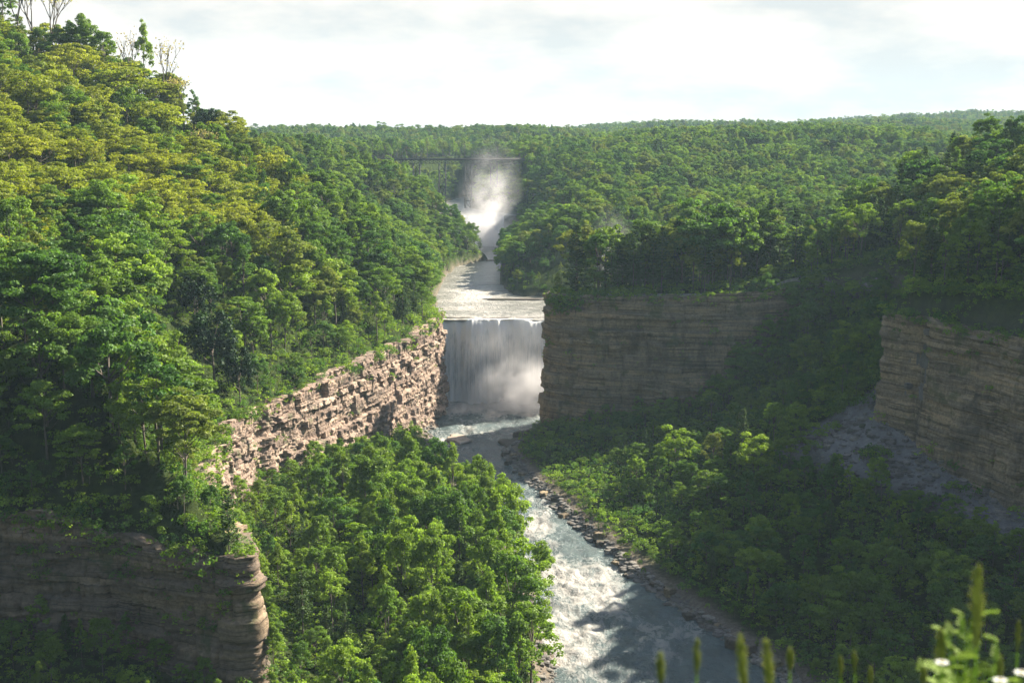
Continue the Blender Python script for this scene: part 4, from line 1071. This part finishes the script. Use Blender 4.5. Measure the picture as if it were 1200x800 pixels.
# ------------------------------------------------------------------ foreground plants
GRASS = plain('grass stem', (.24, .36, .06), .6, 0, .2, 30, .55)
SEED = plain('seed head', (.34, .38, .12), .8, 0, .3, 90, .6)
WEED = plain('weed leaf', (.22, .32, .05), .6, 0, .2, 30, .55)
PETAL = plain('petal', (.8, .8, .76), .7, 0, .05, 30, .3)
YOLK = plain('flower centre', (.6, .4, .03), .7)
def ground_at(x, y): return float(H(x, y))
def stalk(px, py, dist, label, seedlen=.09, wid=.011, lean=0):
    tip = at(px, py, Y=dist); lean = lean*1.8+random.uniform(.0, .05); base = Vector((tip[0]+lean, dist+random.uniform(-.05, .05), ground_at(tip[0], dist)-.02))
    T_ = Vector(tip); root = bpy.data.objects.new('grass_stalk', None); COL.objects.link(root); root.location = base
    tag(root, label, 'grass stalk', 'grass stalks in the foreground')
    rel = T_-base; n = rel.normalized(); L = rel.length
    pt = lambda t: rel*t+Vector((-lean*.1, 0, 0))*math.sin(t*3.14)+Vector((lean*.9, 0, 0))*(t**.8-t)
    mb = MB(); mb.tube([pt(t) for t in np.linspace(0, 1-.5*seedlen/L, 8)], [.0032]*5+[.0026, .002, .0016], 6); link('stem', mb.me('stem', GRASS), root)
    mb = MB(); a = 1-seedlen/L
    ks = np.linspace(0, 1, 9); mb.tube([pt(a+(1-a)*k) for k in ks], [wid*(math.sin(math.pi*min(1, k*.93+.05))**.6)*.5*(1+.25*math.sin(k*23)) for k in ks], 8)
    g = random.Random(int(px)); 
    for q in range(150):
        k = g.uniform(0.02, .98); c = pt(a+(1-a)*k); an = g.uniform(0, 6.28); rr = wid*.62*math.sin(math.pi*min(1, k*.93+.05))**.6
        o_ = Vector((math.cos(an), math.sin(an), 0))*rr; mb.tube([c+o_*.5, c+o_*random.uniform(1.1, 1.9)+n*.010], [.0020, .0005], 3)
    link('seed_head', mb.me('seed_head', SEED), root)
    mb = MB()
    for s_ in (-1, 1):
        w = .006; q0 = pt(.3 if s_ > 0 else .45); bl = []
        for k in np.linspace(0, 1, 7):
            c = q0+Vector((s_*.05*k*1.3, .0, .26*k-.10*k*k)); ww = w*(1-k)**.6+.0004; bl.append((c-Vector((ww*.6, ww*.6, 0)), c+Vector((ww*.6, ww*.6, 0))))
        v = [p for ab in bl for p in ab]; mb.add(v, [(2*i, 2*i+1, 2*i+3, 2*i+2) for i in range(6)])
    link('blade', mb.me('blade', GRASS), root)
for a_ in [
 (1146, 662, 2.3, 'tallest fluffy grass stalk at the lower right above the weed', .16, .016, .01), (1103, 738, 2.5, 'shorter grass stalk leaning left beside the tallest one', .10, .013, .0),
 (868, 745, 2.4, 'thick brown-topped grass stalk, left one of the leaning pair over the river corner', .12, .013, .05), (898, 750, 2.4, 'thick brown-topped grass stalk, right one of the leaning pair over the river corner', .12, .013, .05),
 (926, 762, 2.7, 'small grass stalk right of the leaning pair', .05, .009, .0), (817, 752, 2.4, 'thin upright grass stalk with reddish top over the river', .07, .008, 0), (774, 768, 2.3, 'leftmost short grass stalk at the bottom edge over the rapids', .06, .01, 0),
 (985, 772, 2.9, 'short thin grass stalk, left one of the three in the dark bottom area', .05, .006, 0), (1001, 765, 2.9, 'short thin grass stalk, middle one of the three in the dark bottom area', .05, .006, .02), (1020, 783, 2.9, 'short thin grass stalk, right one of the three in the dark bottom area', .05, .006, .01),
 (1083, 784, 2.6, 'low curved grass stalk left of the weed at the bottom edge', .05, .007, -.01), (1172, 770, 2.6, 'brown grass stalk right of the tallest one', .06, .007, 0), (1194, 730, 2.8, 'thin grass stalk at the right edge', .07, .006, 0)]:
    stalk(*a_)
def weed(px, py, dist, hgt, label, seed):
    tip = at(px, py, Y=dist); gz = ground_at(tip[0], dist); root = bpy.data.objects.new('weed', None); COL.objects.link(root); root.location = (tip[0], dist, gz)
    tag(root, label, 'weed', 'leafy weeds in the foreground'); g = random.Random(seed); Hh = tip[2]-gz
    st = MB(); lf = MB()
    def frond(p, d, L):
        q = [p+d*L*t+Vector((0, 0, .12*L*math.sin(t*2.6))) for t in np.linspace(0, 1, 8)]
        st.tube(q, [.0018]*7+[.0006], 4)
        for i in range(1, 8):
            for s_ in (-1, 1):
                for _ in range(2):
                    side = d.cross(Vector((0, 0, 1))).normalized()*s_; l = L*.42*(1-i/10)*g.uniform(.6, 1.1); w = .0042
                    e = q[i]+(side*.8+d*.5+Vector((0, 0, g.uniform(-.25, .35)))).normalized()*l; m_ = q[i].lerp(e, .5)+Vector((0, 0, w))
                    pw = d*w; lf.add([q[i], m_+pw, e, m_-pw], [(0, 1, 2, 3)])
    for k in range(5):
        bx = Vector((g.uniform(-.02, .02), g.uniform(-.02, .02), 0)); top = Vector((g.uniform(-.09, .09), g.uniform(-.05, .05), Hh*g.uniform(.8, 1)))
        if k == 0: top = Vector((0, 0, Hh))
        st.tube([bx, bx.lerp(top, .5), top], [.004, .003, .0012], 5)
        for j in range(13):
            t = .35+.65*j/12; a = j*2.4+k; d = Vector((math.cos(a), math.sin(a), .45)).normalized(); frond(bx.lerp(top, t), d, .10*(1.25-t*.8)*g.uniform(.6, 1.2))
    link('stem', st.me('stem', GRASS), root); link('leaves', lf.me('leaves', WEED), root)
weed(1128, 722, 2.5, .7, 'feathery light green weed around the tallest grass stalk', 3)
weed(1108, 742, 2.7, .6, 'feathery weed at the left of the foreground clump', 4)
weed(1168, 752, 2.4, .6, 'feathery weed behind the white flowers near the right corner', 5)
def flower(px, py, dist, label):
    tip = Vector(at(px, py, Y=dist)); gz = ground_at(tip[0], dist); root = bpy.data.objects.new('daisy', None); COL.objects.link(root); root.location = (tip[0], dist, gz)
    tag(root, label, 'flower', 'small white flowers in the foreground'); h = tip[2]-gz
    mb = MB(); mb.tube([(0, 0, 0), (.01, 0, h*.5), (0, 0, h)], [.002, .0018, .0014], 5); link('stem', mb.me('stem', GRASS), root)
    mb = MB(); n = 14
    for i in range(n):
        a = 6.283*i/n; d = Vector((math.cos(a), math.sin(a)*.9, .12)); s_ = Vector((-math.sin(a), math.cos(a), 0))*.0025; c = Vector((0, 0, h))
        mb.add([c+d*.003-s_*.5, c+d*.009-s_, c+d*.014, c+d*.009+s_], [(0, 1, 2, 3)])
    link('petal', mb.me('petal', PETAL), root)
    mb = MB(); mb.tube([(0, 0, h-.001), (0, 0, h+.002), (0, 0, h+.004)], [.0035, .0038, .0015], 8); link('flower_centre', mb.me('flower_centre', YOLK), root)
flower(1104, 776, 2.3, 'small white daisy left of the tall grass stalk'); flower(1172, 797, 2.2, 'small white daisy at the bottom edge near the right corner'); flower(1197, 788, 2.2, 'small white daisy at the right edge corner')

# ------------------------------------------------------------------ light, sky, camera
AZ, EL = R(50), R(34)
S = Vector((math.sin(AZ)*math.cos(EL), math.cos(AZ)*math.cos(EL), math.sin(EL)))
sun = bpy.data.lights.new('sun', 'SUN'); sun.energy = 5.0; sun.angle = R(.53); sun.color = (1, .91, .76)
so = bpy.data.objects.new('sun', sun); COL.objects.link(so); so.rotation_euler = S.to_track_quat('Z', 'Y').to_euler(); so.location = (200, 200, 400)
w = bpy.data.worlds.new('World'); scene.world = w; w.use_nodes = True; nt = w.node_tree; nt.nodes.clear()
out = nt.nodes.new('ShaderNodeOutputWorld'); bg = nt.nodes.new('ShaderNodeBackground')
sky = nt.nodes.new('ShaderNodeTexSky'); sky.sky_type = 'NISHITA'; sky.sun_disc = False; sky.sun_elevation = EL; sky.sun_rotation = AZ; sky.altitude = 300; sky.air_density = 1.0; sky.dust_density = 1.2
tc = nt.nodes.new('ShaderNodeTexCoord'); sx = nt.nodes.new('ShaderNodeSeparateXYZ'); nt.links.new(tc.outputs['Generated'], sx.inputs[0])
mp = N(nt, 'ShaderNodeMapping'); mp.inputs['Scale'].default_value = (1, 1, 3.2); nt.links.new(tc.outputs['Generated'], mp.inputs[0])
n1 = N(nt, 'ShaderNodeTexNoise', i_Scale=6.0, i_Detail=9, i_Roughness=.6); nt.links.new(mp.outputs[0], n1.inputs['Vector'])
cl = ramp(nt, [(.38, (3.0, 3.05, 3.0)), (.49, (3.85, 3.65, 3.4)), (.58, (4.6, 4.3, 3.9))], n1.outputs['Fac'])
# cloud cover: a bright bank low over the hills, opening to blue higher up
cov = ramp(nt, [(0, (1, 1, 1)), (.10, (.98, .98, .98)), (.26, (.42, .42, .42)), (.8, (.22, .22, .22))], sx.outputs['Z'])
side = ramp(nt, [(.25, (.40, .40, .40)), (.8, (1, 1, 1))], math_n(nt, 'MULTIPLY', math_n(nt, 'ADD', sx.outputs['Y'], 1.0), .5))   # cloud thinned behind the viewpoint, out of view, to lower the fill light
skc = mix(nt, math_n(nt, 'MULTIPLY', cov.outputs[0], side.outputs[0]), sky.outputs[0], cl.outputs[0])
nt.links.new(skc, bg.inputs['Color']); bg.inputs['Strength'].default_value = .06
nt.links.new(bg.outputs[0], out.inputs[0])

cam = bpy.data.cameras.new('camera'); co = bpy.data.objects.new('camera', cam); COL.objects.link(co); scene.camera = co
co.location = (0, 0, CZ); co.rotation_euler = (math.pi/2-PITCH, 0, 0)
cam.lens = 45; cam.sensor_width = 36; cam.clip_start = .1; cam.clip_end = 30000
cam.dof.use_dof = True; cam.dof.focus_distance = 380; cam.dof.aperture_fstop = 4.0
vs = scene.view_settings; scene.display_settings.display_device = 'sRGB'
vs.view_transform = 'Standard'; vs.look = 'None'; vs.gamma = 1; vs.exposure = 2.03; vs.use_curve_mapping = False
cy = scene.cycles
cy.max_bounces = 5; cy.diffuse_bounces = 3; cy.glossy_bounces = 2; cy.transmission_bounces = 3; cy.volume_bounces = 3; cy.transparent_max_bounces = 4
cy.volume_step_rate = 3.0; cy.volume_max_steps = 96; cy.use_adaptive_sampling = True; cy.adaptive_threshold = .02
cy.use_denoising = True; cy.denoiser = 'OPENIMAGEDENOISE'
cy.caustics_reflective = False; cy.caustics_refractive = False
print('trees', len(TR), 'individual', int(indiv.sum()), 'rest', len(rest), 'shrubs', len(US))
